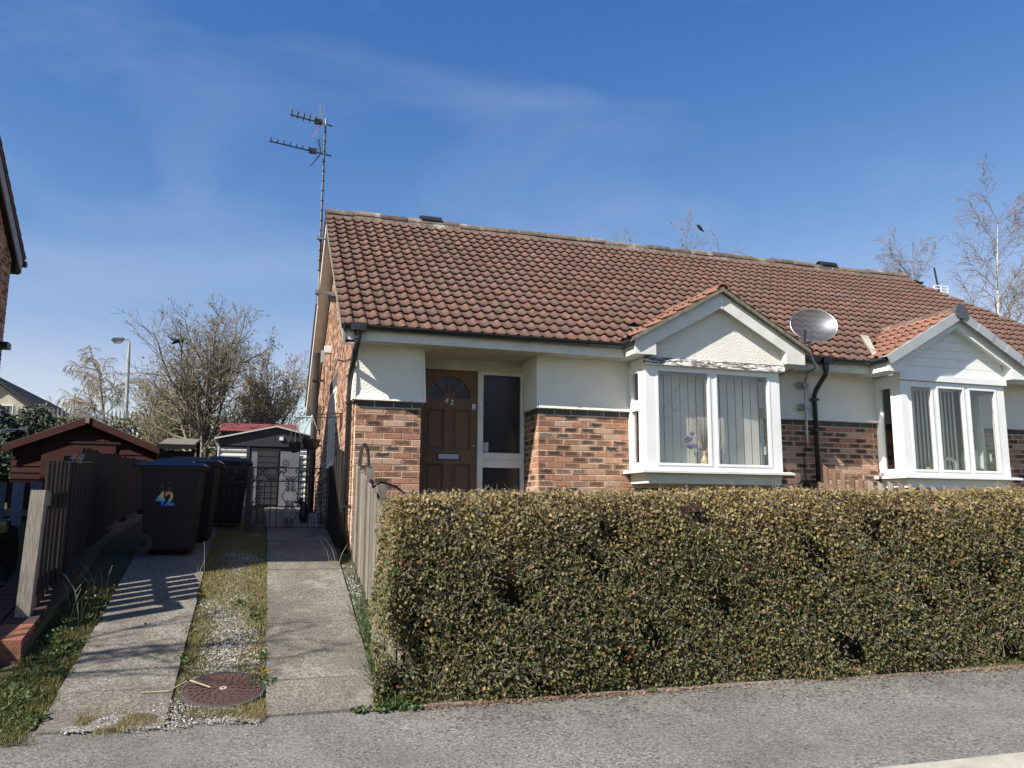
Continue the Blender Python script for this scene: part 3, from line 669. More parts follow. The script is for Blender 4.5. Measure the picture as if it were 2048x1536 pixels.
# ------------------------------------------------------------------ bay windows
def bay(x0, x1, dpt, mulls, side_split, flaky):
    z0, z1 = 1.01, 2.335; y0 = -dpt
    fr = MB()
    fr.box(x0, x0+.15, y0, y0+.08, z0, z1).box(x1-.15, x1, y0, y0+.08, z0, z1)
    fr.box(x0, x0+.08, y0+.08, y0+.15, z0, z1).box(x1-.08, x1, y0+.08, y0+.15, z0, z1)
    fr.box(x0+.15, x1-.15, y0+.004, y0+.076, z0, z0+.06).box(x0+.15, x1-.15, y0+.004, y0+.076, z1-.05, z1)
    for mx in mulls: fr.box(mx-.035, mx+.035, y0+.002, y0+.078, z0+.06, z1-.05)
    for xs_ in (x0, x1-.07):
        fr.box(xs_, xs_+.07, y0+.15, -.07, z0, z0+.06).box(xs_, xs_+.07, y0+.15, -.07, z1-.05, z1).box(xs_, xs_+.07, -.07, -.0, z0, z1)
        if side_split: fr.box(xs_, xs_+.07, y0+.15, -.07, 1.80, 1.86)
    b = part('bay_window', fr, m_pvc, house)
    edges = [x0+.15] + [q for mx in mulls for q in (mx-.035, mx+.035)] + [x1-.15]
    for a, c in zip(edges[::2], edges[1::2]):
        sash = MB(); e = .028
        sash.box(a, c, y0-.006, y0+.05, z0+.06, z0+.06+e).box(a, c, y0-.006, y0+.05, z1-.05-e, z1-.05).box(a, a+e, y0-.006, y0+.05, z0+.06+e, z1-.05-e).box(c-e, c, y0-.006, y0+.05, z0+.06+e, z1-.05-e)
        s_o = part('glazing_bead', sash, m_pvc, b); part('pane', MB().quad((a+e, y0+.03, z0+.06+e), (c-e, y0+.03, z0+.06+e), (c-e, y0+.03, z1-.05-e), (a+e, y0+.03, z1-.05-e)), m_glass, b)
    spl = ((z0+.06, 1.80), (1.86, z1-.05)) if side_split else ((z0+.06, z1-.05),)
    for xs_, xg in ((x0, x0+.03), (x1-.07, x1-.036)):
        for za, zb_ in spl:
            e = .035; ya, yb = y0+.15, -.07; xo = xs_-.008 if xs_ == x0 else xs_+.02
            part('opening_sash', MB().box(xo, xo+.058, ya, yb, za, za+e).box(xo, xo+.058, ya, yb, zb_-e, zb_).box(xo, xo+.058, ya, ya+e, za+e, zb_-e).box(xo, xo+.058, yb-e, yb, za+e, zb_-e), m_pvc, b)
            part('pane', MB().quad((xg, ya+e, za+e), (xg, yb-e, za+e), (xg, yb-e, zb_-e), (xg, ya+e, zb_-e)), m_glass, b)
    part('window_handle', MB().box(x1-.12, x1-.10, y0+.20, y0+.22, 1.25, 1.36), m_white, b)
    part('sill', MB().prism_x([(y0-.09, .972), (y0-.09, .998), (y0, 1.012), (.0, 1.012), (.0, .972)][::-1], x0-.09, x1+.12), m_white if flaky else m_pvc, b)
    part('apron', MB().box(x0+.02, x1-.02, y0+.01, -.002, .845, .970), m_white if flaky else m_pvc, b)
    part('window_board', MB().box(x0+.08, x1-.08, y0+.08, .24, 1.0, 1.03), m_pvc, b)
    part('head_lining', MB().box(x0+.0, x1, y0+.02, -.0, z1, 2.43), m_white if flaky else m_pvc, b)
    return b
b42 = bay(3.52, 5.48, .5, (4.475,), True, True)
b44 = bay(7.46, 9.33, .5, (8.055, 8.625), False, False)
# flaking timber cornice of the left bay
tfl = NT('flaking_paint'); fk = tfl.ramp(tfl.noise(11, 8, tfl.vec((.5, 1, 2.2)), .7, 1.), [(.46, 0.), (.53, 1.)]); cc = tfl.mix(fk, (.70, .70, .67), (.085, .08, .075)); tfl.bump(fk, .9, .01); tfl.set(cc, .8)
for i in range(16):
    xa = 3.50 + i*.1275; b = MB(); h = [random.uniform(0, .022) for _ in range(4)]
    b.hexa([(xa, -.555-h[0], 2.338), (xa+.128, -.555-h[1], 2.338), (xa+.128, -.49, 2.338), (xa, -.49, 2.338)], [(xa, -.515-h[2], 2.415+h[0]*.5), (xa+.128, -.515-h[3], 2.415+h[1]*.5), (xa+.128, -.49, 2.418), (xa, -.49, 2.418)])
    part('cornice_strip', b, tfl.m, b42)
part('cornice', MB().box(3.50, 5.545, -.562, -.50, 2.325, 2.343), m_white, b42)
part('cornice', MB().box(7.44, 9.36, -.535, -.50, 2.345, 2.43), m_pvc, b44)
# gable 42
cx = 4.57; slp = .553
gp = part('bay_gable', MB().prism_y([(3.5, 2.43), (5.64, 2.43), (5.64, 3.2-slp*1.07), (cx, 3.2), (3.5, 3.2-slp*1.07)], -.50, -.40), m_render, house)
def barge(cx, xl, xr, wbox, zt, zi, y0, y1, m, slp):
    def lo(x): return zi - slp*abs(x-cx)
    def hi(x): return zt - slp*abs(x-cx)
    b1 = MB().prism_y([(xl, 2.432), (xl+wbox, 2.432), (xl+wbox, lo(xl+wbox)), (cx-.001, zi), (cx-.001, zt), (xl, hi(xl))], y0, y1)
    b2 = MB().prism_y([(cx+.001, zi), (xr-wbox, lo(xr-wbox)), (xr-wbox, 2.432), (xr, 2.432), (xr, hi(xr)), (cx+.001, zt)], y0, y1)
    part('bargeboard', b1, m, house); part('bargeboard', b2, m, house)
    sof = MB()
    for sg, xe in ((-1, xl), (1, xr)):
        xe2 = xe - sg*wbox
        sof.quad((cx, y1-.001, zi+.05), (xe2, y1-.001, lo(xe2)+.05), (xe2, -.49, lo(xe2)+.05), (cx, -.49, zi+.05))
        a, b = (xe, xe2) if sg < 0 else (xe2, xe)
        sof.box(a+.004, b-.004, y1, -.0, 2.435, 2.45).box(xe2-.004, xe2+.004, y1, -.40, 2.45, lo(xe2)+.06).box(min(xe, xe-sg*.012), max(xe, xe-sg*.012), y1, -.29, 2.436, hi(xe)-.01)
    part('bay_soffit', sof, m, house)
barge(4.57, 3.328, 5.812, .29, 3.305, 3.11, -.622, -.60, m_white, slp)
barge(8.40, 7.135, 9.665, .31, 3.295, 3.12, -.642, -.62, m_pvc, .56)
part('barge_joint_strip', MB().box(4.558, 4.582, -.628, -.622, 3.10, 3.30), m_pvc, house)
vt = MB()
for sg in (-1, 1):
    xe = 4.57+sg*1.30; y = -.685
    vt.hexa([(4.57, y, 3.315), (xe, y, 3.315-1.30*.565), (xe, -.60, 3.315-1.30*.565), (4.57, -.60, 3.315)] if sg > 0 else [(xe, y, 3.315-1.30*.565), (4.57, y, 3.315), (4.57, -.60, 3.315), (xe, -.60, 3.315-1.30*.565)],
            [(4.57, y, 3.365), (xe, y, 3.365-1.30*.565), (xe, -.60, 3.365-1.30*.565), (4.57, -.60, 3.365)] if sg > 0 else [(xe, y, 3.365-1.30*.565), (4.57, y, 3.365), (4.57, -.60, 3.365), (xe, -.60, 3.365-1.30*.565)])
m_moss = plain('mossy_mortar', (.23, .215, .17), (.09, .085, .06), 22, 1., .9, 70, dirt=((.36, .35, .30), .8))
part('verge_mortar', vt, m_moss, roof)
# gable 44: horizontal cladding, grey verge caps, round end cap
cl = part('bay_gable', MB().prism_y([(7.45, 2.43), (9.35, 2.43), (9.35, 3.16-.56*.95), (8.40, 3.16), (7.45, 3.16-.56*.95)], -.48, -.40), m_pvc, house)
for i in range(6):
    za = 2.432+i*.127; zb_ = za+.124
    def hw(z): return min(.95, (3.18-z)/.56)
    if hw(za) < .03: break
    part('cladding_board', MB().prism_y([(8.40-hw(za), za), (8.40+hw(za), za), (8.40+max(hw(zb_), .01), zb_), (8.40-max(hw(zb_), .01), zb_)], -.500-.0005*i, -.481), m_pvc, cl)
for sg in (-1, 1):
    for i in range(5):
        s0, s1 = .09+i*.285, .09+i*.285+.30; ca, sa = math.cos(math.atan(.565)), math.sin(math.atan(.565))
        b = MB(); y = -.735 - .006*(i % 2)
        p0 = (8.40+sg*s0*ca, 3.365-s0*sa); p1 = (8.40+sg*s1*ca, 3.365-s1*sa)
        lowr = lambda p: (p[0]-sg*.055, p[1]-.115)
        poly = [p0, p1, (p1[0]-sg*.06, p1[1]-.10), (p0[0]-sg*.06, p0[1]-.10)]
        if sg > 0: poly = poly[::-1]
        b.prism_y(poly, y, y+.02); b.prism_y([p0, p1, (p1[0], p1[1]+.012), (p0[0], p0[1]+.012)] if sg > 0 else [p1, p0, (p0[0], p0[1]+.012), (p1[0], p1[1]+.012)], y, -.56)
        part('verge_cap', b, m_grey_pl, roof)
ecap = [(8.40+.112*math.cos(2*math.pi*i/26), 3.335+max(-.095, .112*math.sin(2*math.pi*i/26))) for i in range(26)]
part('ridge_end_cap', MB().prism_y(ecap, -.755, -.70), plain('slate_plastic', (.085, .088, .11), None, 8, .5), roof)
val = MB().hexa([(7.18, -.36, 2.60), (7.26, -.36, 2.60), (7.66, .28, 3.06), (7.54, .28, 3.06)], [(7.16, -.36, 2.69), (7.25, -.36, 2.70), (7.66, .28, 3.15), (7.52, .28, 3.15)])
part('valley_mortar', val, plain('old_mortar', (.46, .44, .36), (.3, .27, .2), 14, 1., .8, 50, dirt=((.1, .09, .06), .8)), roof)
part('bay_gutter', MB().prism_y([(3.325, 2.55), (3.325, 2.60), (3.25, 2.615), (3.235, 2.58), (3.27, 2.545)], -.62, -.31), m_black, house)
part('bay_gutter', MB().prism_y([(7.13, 2.55), (7.13, 2.60), (7.055, 2.615), (7.04, 2.58), (7.075, 2.545)], -.66, -.31), m_black, house)

# ------------------------------------------------------------------ things in the windows
def blind(x0, x1, y, z0, z1, n, ang, label, wf=1.):
    t_ = thing('vertical_blind', ((x0+x1)/2, y, z0), label, 'blind')
    part('head_rail', MB().box(x0, x1, y-.03, y+.03, z1, z1+.04), m_pvc, t_)
    wv = (x1-x0)/n; me = MB().box(-wv*.5*wf, wv*.5*wf, -.0008, .0008, z0-z1, 0).mesh('slat', m_blind)
    for i in range(n):
        inst('slat', me, Matrix.Translation((x0+(i+.5)*wv, y, z1)) @ Matrix.Rotation(ang+random.uniform(-.05, .05), 4, 'Z'), t_)
blind(3.66, 5.30, -.27, 1.05, 2.26, 14, R(3), 'grey vertical blind behind the two-light bay window above the hedge', .965)
blind(7.60, 8.68, -.24, 1.06, 2.26, 15, R(24), 'pale vertical blind closed in the three-light bay window at right', .98)
vz = 1.031
v = thing('vase', (4.40, -.38, vz), 'cream pottery vase of dried purple stems on the left bay sill', 'vase')
part('vase_body', MB().lathe([(.035, 0), (.052, .03), (.056, .075), (.044, .13), (.022, .17), (.018, .205), (.026, .235), (.020, .236), (.014, .20)], (4.40, -.38, vz), 24), plain('cream_glaze', (.62, .50, .30), (.56, .44, .26), 5, .25), v, True)
st = MB()
for i in range(60):
    a = random.uniform(-.42, .42); b_ = random.uniform(-.12, .12); h = random.uniform(.28, .62)
    st.tube([(4.40, -.38, vz+.2), (4.40+a*h*.4, -.38+b_*h, vz+.2+h*.5), (4.40+a*h, -.38+b_*h, vz+.2+h)], [.0025, .002, .001], 3, False)
part('dried_stems', st, plain('dried_stems', (.20, .13, .16), (.26, .19, .13), 9, .9), v)
fl_ = MB()
for i in range(9):
    q = (4.13+random.uniform(-.07, .16), -.38, vz+.42+random.uniform(-.14, .1)); fl_.lathe([(.004, -.03), (.028, -.012), (.03, .012), (.012, .03)], q, 8).tube([q, (4.40, -.38, vz+.2)], .002, 3, False)
part('purple_flowers', fl_, plain('purple_petals', (.16, .11, .30), (.24, .17, .36), 12, .8), v)
solo('cat_plate', MB().prism_y([(7.985+.055*math.cos(i*math.pi/12), 1.09+.055*math.sin(i*math.pi/12)) for i in range(24)], -.37, -.355), plain('yellow_china', (.62, .52, .14), None, 5, .3), 'small round yellow plate standing in the right-hand bay window', 'plate')
solo('blue_clock', MB().prism_y([(8.08, 1.031), (8.16, 1.031), (8.15, 1.20), (8.12, 1.24), (8.09, 1.20)], -.36, -.31).box(8.10, 8.14, -.365, -.36, 1.05, 1.13), plain('blue_enamel', (.06, .06, .16), None, 5, .3), 'dark blue ornament beside the yellow plate on the window board', 'ornament')
rg = MB()
for i in range(24):
    a, b = 2*math.pi*i/24, 2*math.pi*(i+1)/24; P_ = lambda r_, t_: (8.41+r_*math.cos(t_), 1.165+r_*math.sin(t_)*1.0)
    rg.prism_y([P_(.09, a), P_(.13, a), P_(.13, b), P_(.09, b)], -.33, -.31)
rg.box(8.395, 8.425, -.335, -.305, 1.031, 1.17)
solo('ring_ornament', rg, plain('white_china', (.7, .7, .68), None, 5, .3), 'white ring-shaped ornament on a brown stem behind the middle pane', 'ornament')
solo('table_lamp', MB().prism_y([(8.86, 1.10), (9.04, 1.10), (9.06, 1.30), (9.02, 1.40), (8.95, 1.43), (8.88, 1.40), (8.84, 1.30)], -.25, -.12).box(8.90, 9.00, -.22, -.15, 1.031, 1.10), plain('pale_shade', (.58, .60, .56), None, 4, .8), 'pale rounded lamp shade at the right end of the right bay', 'lamp')
pf = thing('photo_frame', (8.93, -.36, 1.031), 'small brown photo frame leaning in front of the pale lamp shade', 'picture frame')
part('frame', MB().box(8.87, 8.99, -.37, -.355, 1.031, 1.13), m_brown_wood, pf); part('print', MB().box(8.885, 8.975, -.373, -.3705, 1.045, 1.115), plain('sepia_print', (.25, .18, .12), (.1, .08, .06), 40, .6), pf)
solo('wall_hanger', MB().tube([(3.98, -.05, 1.9), (4.13, -.05, 1.9), (4.15, -.05, 1.6)], .004, 5) if False else MB().prism_y([(5.12, 1.031), (5.16, 1.031), (5.24, 1.12), (5.20, 1.12)], -.2, -.19), m_white, 'white folded card standing at the right of the left bay sill', 'card')

# ------------------------------------------------------------------ satellite dish, clamps, cables, meter box
dish = thing('satellite_dish', (6.17, -.05, 1.5), 'dark mesh satellite dish on a pole between the two bays', 'satellite dish')
tm = NT('dish_mesh'); tr = tm.n('BsdfTransparent'); mx = tm.n('MixShader'); mx.inputs[0].default_value = .78; tm.set((.10, .11, .125), .42, .6)
tm.l(tr.outputs[0], mx.inputs[1]); tm.l(tm.b.outputs[0], mx.inputs[2]); tm.l(mx.outputs[0], tm.out.inputs[0])
DC = Vector((5.965, -.62, 2.945)); dn = Vector((-.42, -.80, .34)).normalized(); du = dn.cross(Vector((0, 0, 1))).normalized(); dv = du.cross(dn)*1.0
tilt = R(14); du, dv = du*math.cos(tilt)+dv*math.sin(tilt), -du*math.sin(tilt)+dv*math.cos(tilt)
b = MB(); NR, NA = 6, 40
for i in range(NR+1):
    for k in range(NA):
        r_ = i/NR; a = 2*math.pi*k/NA; q = DC + du*(.300*r_*math.cos(a)) + dv*(.255*r_*math.sin(a)) + dn*(.075*r_*r_); b.v.append(tuple(q))
for i in range(NR):
    for k in range(NA): A = i*NA+k; B = i*NA+(k+1) % NA; b.f.append((A, B, B+NA, A+NA))
part('reflector', b, tm.m, dish, True)
rim = [DC + du*(.300*math.cos(2*math.pi*k/NA)) + dv*(.255*math.sin(2*math.pi*k/NA)) + dn*.075 for k in range(NA+1)]
part('rim', MB().tube(rim, .006, 6, False), m_galv, dish)
FE = Vector((5.56, -.94, 2.74))
part('feed_arm', MB().tube([DC - dv*.25 + dn*.06, FE - Vector((0, 0, .09))], .011, 6), m_black, dish)
part('feed_horn', MB().tube([FE - Vector((0, 0, .10)), FE + Vector((0, 0, .08))], .032, 10).tube([FE + Vector((0, 0, .04)), FE + Vector((.06, .05, .05))], .03, 10), m_black, dish)
part('pole', MB().tube([(6.17, -.11, 1.45), (6.185, -.11, 2.30), (6.19, -.16, 2.415), (6.13, -.44, 2.45), (5.98, -.52, 2.60), (5.97, -.52, 2.72), tuple(DC - dn*.03)], .019, 10), m_galv, dish)
for z in (2.26, 1.95):
    part('clamp', MB().box(6.12, 6.25, -.075, -.016, z-.045, z+.045).box(6.14, 6.23, -.14, -.075, z-.02, z+.02).box(6.10, 6.125, -.10, -.03, z-.03, z+.03), m_grey_pl, dish)
cb = MB().tube([(5.86, -.30, 2.43), (5.80, -.05, 2.38), (5.72, -.06, 2.33), (5.705, -.06, 2.2), (5.71, -.06, 1.80), (5.72, -.012, 1.7), (5.74, -.012, .9), (5.75, -.012, .4)], .008, 6)
solo('aerial_cable', cb, m_black, 'thin black cable looping down the wall beside the left bay', 'cable')
solo('dish_cable', MB().tube([(6.17, -.11, 1.47), (6.175, -.03, 1.30), (6.19, -.012, 1.0), (6.20, -.03, .93)], .008, 6), m_black, 'straight black cable hanging below the dish pole', 'cable')
jb = thing('junction_box', (6.26, -.05, .55), 'black junction box at hedge height beside the black downpipe', 'box')
part('box_body', MB().box(6.16, 6.335, -.14, -.001, .50, .90), m_black, jb); part('hose', MB().tube([(6.2, -.08, .9), (6.08, -.08, .93), (6.02, -.08, .86), (6.01, -.08, .5)], .013, 8), m_black, jb)

# ------------------------------------------------------------------ television aerial on its mast
AXp, AYp = -.285, 3.45
ae = thing('television_aerial', (AXp, AYp, 3.6), 'tall steel mast with two television aerials at the gable peak', 'aerial')
part('mast', MB().tube([(AXp, AYp, 3.75), (AXp, AYp, 6.93)], .021, 10), m_galv, ae)
part('mast_tape', MB().tube([(AXp-.004, AYp-.022, 4.3), (AXp-.004, AYp-.022, 6.8)], .007, 5), m_black, ae)
for z in np.arange(4.3, 6.7, .17): part('tape_band', MB().tube([(AXp, AYp, z), (AXp, AYp, z+.02)], .0245, 10), m_black, ae)
for z in (3.95, 4.85):
    part('wall_bracket', MB().box(AXp-.05, AXp+.02, AYp-.06, AYp+.04, z-.03, z+.03).box(AXp+.02, .0, AYp-.03, AYp+.01, z-.02, z+.02) if z < 4.5 else MB().box(AXp-.06, AXp+.05, AYp-.05, AYp+.03, z-.02, z+.02).box(AXp+.05, VL+.03, AYp-.02, AYp+.0, z-.012, z+.012), m_galv, ae)
def yagi(z, L_, n, boom_dir, droop, size, top):
    o = Vector((AXp, AYp, z)); d_ = Vector(boom_dir).normalized(); u = Vector((0, 0, 1)) if top else d_.cross(Vector((0, 0, 1))).normalized()
    sidev = d_.cross(Vector((0, 0, 1))).normalized()
    part('boom', MB().tube([o - d_*.12, o + d_*L_], .011, 6), m_iron, ae)
    el = MB()
    for i in range(n):
        q = o + d_*(L_*(.30+.68*i/(n-1)))
        for s_1 in (-1, 1): el.tube([q, q + (sidev*s_1*.9 + Vector((0, 0, .75)))*.075*size], [.010, .006], 4)
        if top: el.tube([q, q + Vector((0, 0, .13))*size], [.012, .006], 4); el.tube([q, q - Vector((0, 0, .05))], [.012, .006], 4)
    part('director', el, m_iron, ae)
    part('dipole_box', MB().box(-.06, .06, -.035, .035, -.03, .045).rot(Matrix.Translation(o+d_*(L_*.22))), m_black, ae)
    rf = MB()
    for s_1 in (1, -1):
        tip = o + d_*(.16) + Vector((0, 0, s_1))*.30*size - d_*.05*s_1
        base = o + d_*.06
        rf.tube([base, tip], .009, 5)
        for k in range(6):
            q = base.lerp(tip, (k+.6)/6); rf.tube([q - sidev*.17*size, q + sidev*.17*size], .004, 3)
    part('reflector', rf, m_galv if top else m_iron, ae)
yagi(6.84, .60, 5, (-.93, -.30, -.02), 0, 1.0, True)
yagi(6.31, .92, 7, (-.92, -.30, -.03), 0, .8, False)

# ------------------------------------------------------------------ second, white panel aerial over the far verge
pa = thing('panel_aerial', (11.95, 3.0, 4.6), 'small white grid aerial on a black stub beyond the right roof verge', 'aerial')
part('stub', MB().tube([(12.02, 3.1, 4.55), (12.0, 3.1, 4.95), (11.92, 3.1, 5.45)], .02, 6), m_black, pa)
grd = MB()
for z in (4.93, 4.99, 5.05): grd.box(11.83, 12.19, 3.05, 3.07, z, z+.022)
for xg in (11.83, 12.0, 12.17): grd.box(xg, xg+.02, 3.045, 3.075, 4.93, 5.07)
part('grid', grd, m_pvc, pa)

# ------------------------------------------------------------------ hanging baskets, timber screen, pots by the gate
for (bx, by, bz, r_, lab) in ((-.40, 1.55, 1.39, .125, 'black hanging basket on the gable bracket above the gate, the upper one'), (-.60, 1.75, 1.36, .085, 'smaller wire hanging basket with dry plants left of the black basket')):
    hb = thing('hanging_basket', (bx, by, bz), lab, 'hanging basket', 'baskets hanging above the gate')
    part('bowl', MB().lathe([(.03, -.11), (r_*.7, -.09), (r_*.97, .0), (r_, .03), (r_*.9, .02)], (bx, by, bz), 18), m_black if r_ > .1 else m_iron, hb)
    part('chain', MB().tube([(bx-r_, by, bz+.03), (bx+.0, by, bz+.36)], .004, 4).tube([(bx+r_, by, bz+.03), (bx, by, bz+.36)], .004, 4).tube([(bx, by-r_, bz+.03), (bx, by, bz+.36)], .004, 4), m_white, hb)
    tw = MB()
    for i in range(26):
        a = random.uniform(0, 6.28); q = Vector((bx, by, bz+.02)); e = q + Vector((math.cos(a)*r_*1.1, math.sin(a)*r_*1.1, random.uniform(-.03, .09))); tw.tube([q, e], .003, 3)
    part('dry_plant', tw, plain('dry_plant_%d' % int(r_*1000), (.12, .09, .05), None, 9, .9), hb)
    part('bracket', MB().tube([(-.001, by, bz+.40), (bx, by, bz+.36)], .008, 6).box(-.012, -.001, by-.02, by+.02, bz+.2, bz+.45), m_iron, hb)
ts = thing('timber_screen', (-.10, .8, gz(.8)), 'dark upright boards standing against the side wall behind the downpipe', 'screen')
for i, (ya, yb, h, xx) in enumerate(((.42, .62, 1.20, -.10), (.64, .84, 1.23, -.11), (.90, 1.05, 1.17, -.12), (1.10, 1.24, 1.10, -.13))):
    part('board', MB().box(xx, xx+.035, ya, yb, gz(ya)-.03, h), m_dark_wood, ts)
solo('gate_post', MB().box(-.155, -.02, 1.33, 1.47, gz(1.4)-.02, 1.06), m_dark_wood, 'dark square timber post between the iron gate and the side wall', 'post')
pot = thing('flower_pot', (-.26, 1.9, gz(1.9)), 'pale patterned pot on the path just behind the gate', 'pot')
part('pot_body', MB().lathe([(.05, 0), (.065, .1), (.075, .19), (.06, .19), (.055, .12)], (-.26, 1.9, gz(1.9)+.022), 16), plain('patterned_pot', (.5, .48, .5), (.2, .18, .24), 40, .5), pot)
logp = thing('dog_ornament', (-.45, 2.6, gz(2.6)), 'black dog-shaped garden ornament beside the path behind the gate', 'ornament')
dgm = MB().lathe([(.03, .02), (.085, .05), (.10, .16), (.075, .30), (.05, .40), (.03, .44)], (-.40, 2.6, gz(2.6)+.02), 14); dgm.lathe([(.02, .36), (.05, .40), (.055, .46), (.03, .52)], (-.47, 2.58, gz(2.6)+.02), 12)
dgm.tube([(-.47, 2.58, gz(2.6)+.46), (-.58, 2.56, gz(2.6)+.43)], [.035, .02], 8).tube([(-.44, 2.55, gz(2.6)+.02), (-.45, 2.56, gz(2.6)+.3)], .022, 8).tube([(-.36, 2.54, gz(2.6)+.02), (-.37, 2.56, gz(2.6)+.3)], .022, 8)
dgm.rot(Matrix.Translation((-.40, 2.6, gz(2.6)+.02)) @ Matrix.Scale(.7, 4) @ Matrix.Translation((.40, -2.6, -gz(2.6)-.02)))
part('figure', dgm, m_black, logp, True)

# ------------------------------------------------------------------ wrought iron gate and side panel
def scroll(b, c0, r0, turns, a0, sgn, r1=.01, rad=.0055, n=22):
    pts = []
    for i in range(n+1):
        f = i/n; a = a0 + sgn*turns*2*math.pi*f; r_ = r0*(1-f)+r1*f; pts.append((c0[0]+r_*math.cos(a), c0[1], c0[2]+r_*math.sin(a)))
    b.tube(pts, rad, 5)
GYp = 1.40
def iron_panel(name, x0, x1, z0, z1, bars, label, cat):
    t_ = thing(name, ((x0+x1)/2, GYp, z0), label, cat)
    part('frame', MB().box(x0, x0+.016, GYp-.008, GYp+.008, z0, z1).box(x1-.016, x1, GYp-.008, GYp+.008, z0, z1).box(x0+.016, x1-.016, GYp-.007, GYp+.007, z1-.016, z1).box(x0+.016, x1-.016, GYp-.007, GYp+.007, z0+.02, z0+.034).box(x0+.016, x1-.016, GYp-.007, GYp+.007, z1-.19, z1-.176), m_iron, t_)
    for i in range(bars):
        xb = x0 + (x1-x0)*(i+1)/(bars+1)
        if name == 'iron_gate' and abs(xb-(x0+x1)/2) < .09: continue
        part('bar', MB().tube([(xb, GYp, z0+.03), (xb, GYp, z1-.18)], .006, 6), m_iron, t_)
    sc = MB(); k = max(2, round((x1-x0)/.26))
    for i in range(k):
        xc = x0 + (x1-x0)*(i+.5)/k
        for s_1 in (-1, 1):
            scroll(sc, (xc+s_1*.035, GYp, z1-.05), .032, 1.4, R(90), -s_1); scroll(sc, (xc+s_1*.085, GYp, z1-.145), .032, 1.4, R(-90), s_1)
            sc.tube([(xc+s_1*.003, GYp, z1-.05), (xc+s_1*.03, GYp, z1-.11), (xc+s_1*.10, GYp, z1-.17)], .0055, 5)
    part('scrollwork', sc, m_iron, t_)
    return t_
gt = iron_panel('iron_gate', -1.12, -.165, .235, 1.035, 11, 'black wrought iron garden gate with scrolls beside the house wall', 'gate')
sc = MB(); xc = -.6425
for zc in (.32, .55, .78):
    for s_1 in (-1, 1):
        for s_2 in (-1, 1):
            scroll(sc, (xc+s_1*.038, GYp, zc+s_2*.03), .032, 1.5, R(90)*s_2, s_1*s_2)
    if zc < .7:
        for s_1 in (-1, 1): sc.tube([(xc, GYp, zc), (xc+s_1*.07, GYp, zc+.055), (xc+s_1*.10, GYp, zc+.115), (xc+s_1*.07, GYp, zc+.175), (xc, GYp, zc+.23)], .0055, 5)
for xs_ in (-1.03, -.26):
    for zc in (.42, .66, .84): scroll(sc, (xs_, GYp, zc), .035, 1.5, 0, 1); scroll(sc, (xs_, GYp, zc-.07), .035, 1.5, 0, -1)
scroll(sc, (-.72, GYp, 1.09), .05, 1.6, R(-90), 1); sc.tube([(-.72, GYp, 1.04), (-.85, GYp, 1.05)], .006, 5)
part('centre_scrolls', sc, m_iron, gt)
gp_ = iron_panel('iron_side_panel', -1.60, -1.17, .215, 1.02, 5, 'fixed black iron railing panel between the bins and the gate', 'railing')
sc = MB(); scroll(sc, (-1.22, GYp, 1.08), .05, 1.6, R(-90), -1); sc.tube([(-1.22, GYp, 1.03), (-1.40, GYp, 1.035), (-1.5, GYp, 1.02)], .006, 5); part('top_scroll', sc, m_iron, gp_)
gp2 = thing('gate_hinge_post', (-1.145, GYp, .2), 'thick black iron post between the gate and the fixed railing', 'post')
part('shaft', MB().box(-1.168, -1.122, GYp-.023, GYp+.023, .12, 1.05), m_iron, gp2); part('finial', MB().lathe([(.02, 0), (.03, .02), (.018, .045), (.004, .06)], (-1.145, GYp, 1.05), 10), m_iron, gp2)
lvt = MB()
for i in range(40):
    q = Vector((-1.15+random.uniform(-.05, .05), GYp+random.uniform(.03, .08), random.uniform(.2, 1.0))); lvt.tube([q, q+Vector((random.uniform(-.08, .08), .0, random.uniform(0, .12)))], .004, 3)
part('climber_stems', lvt, m_dark_wood, gp2)

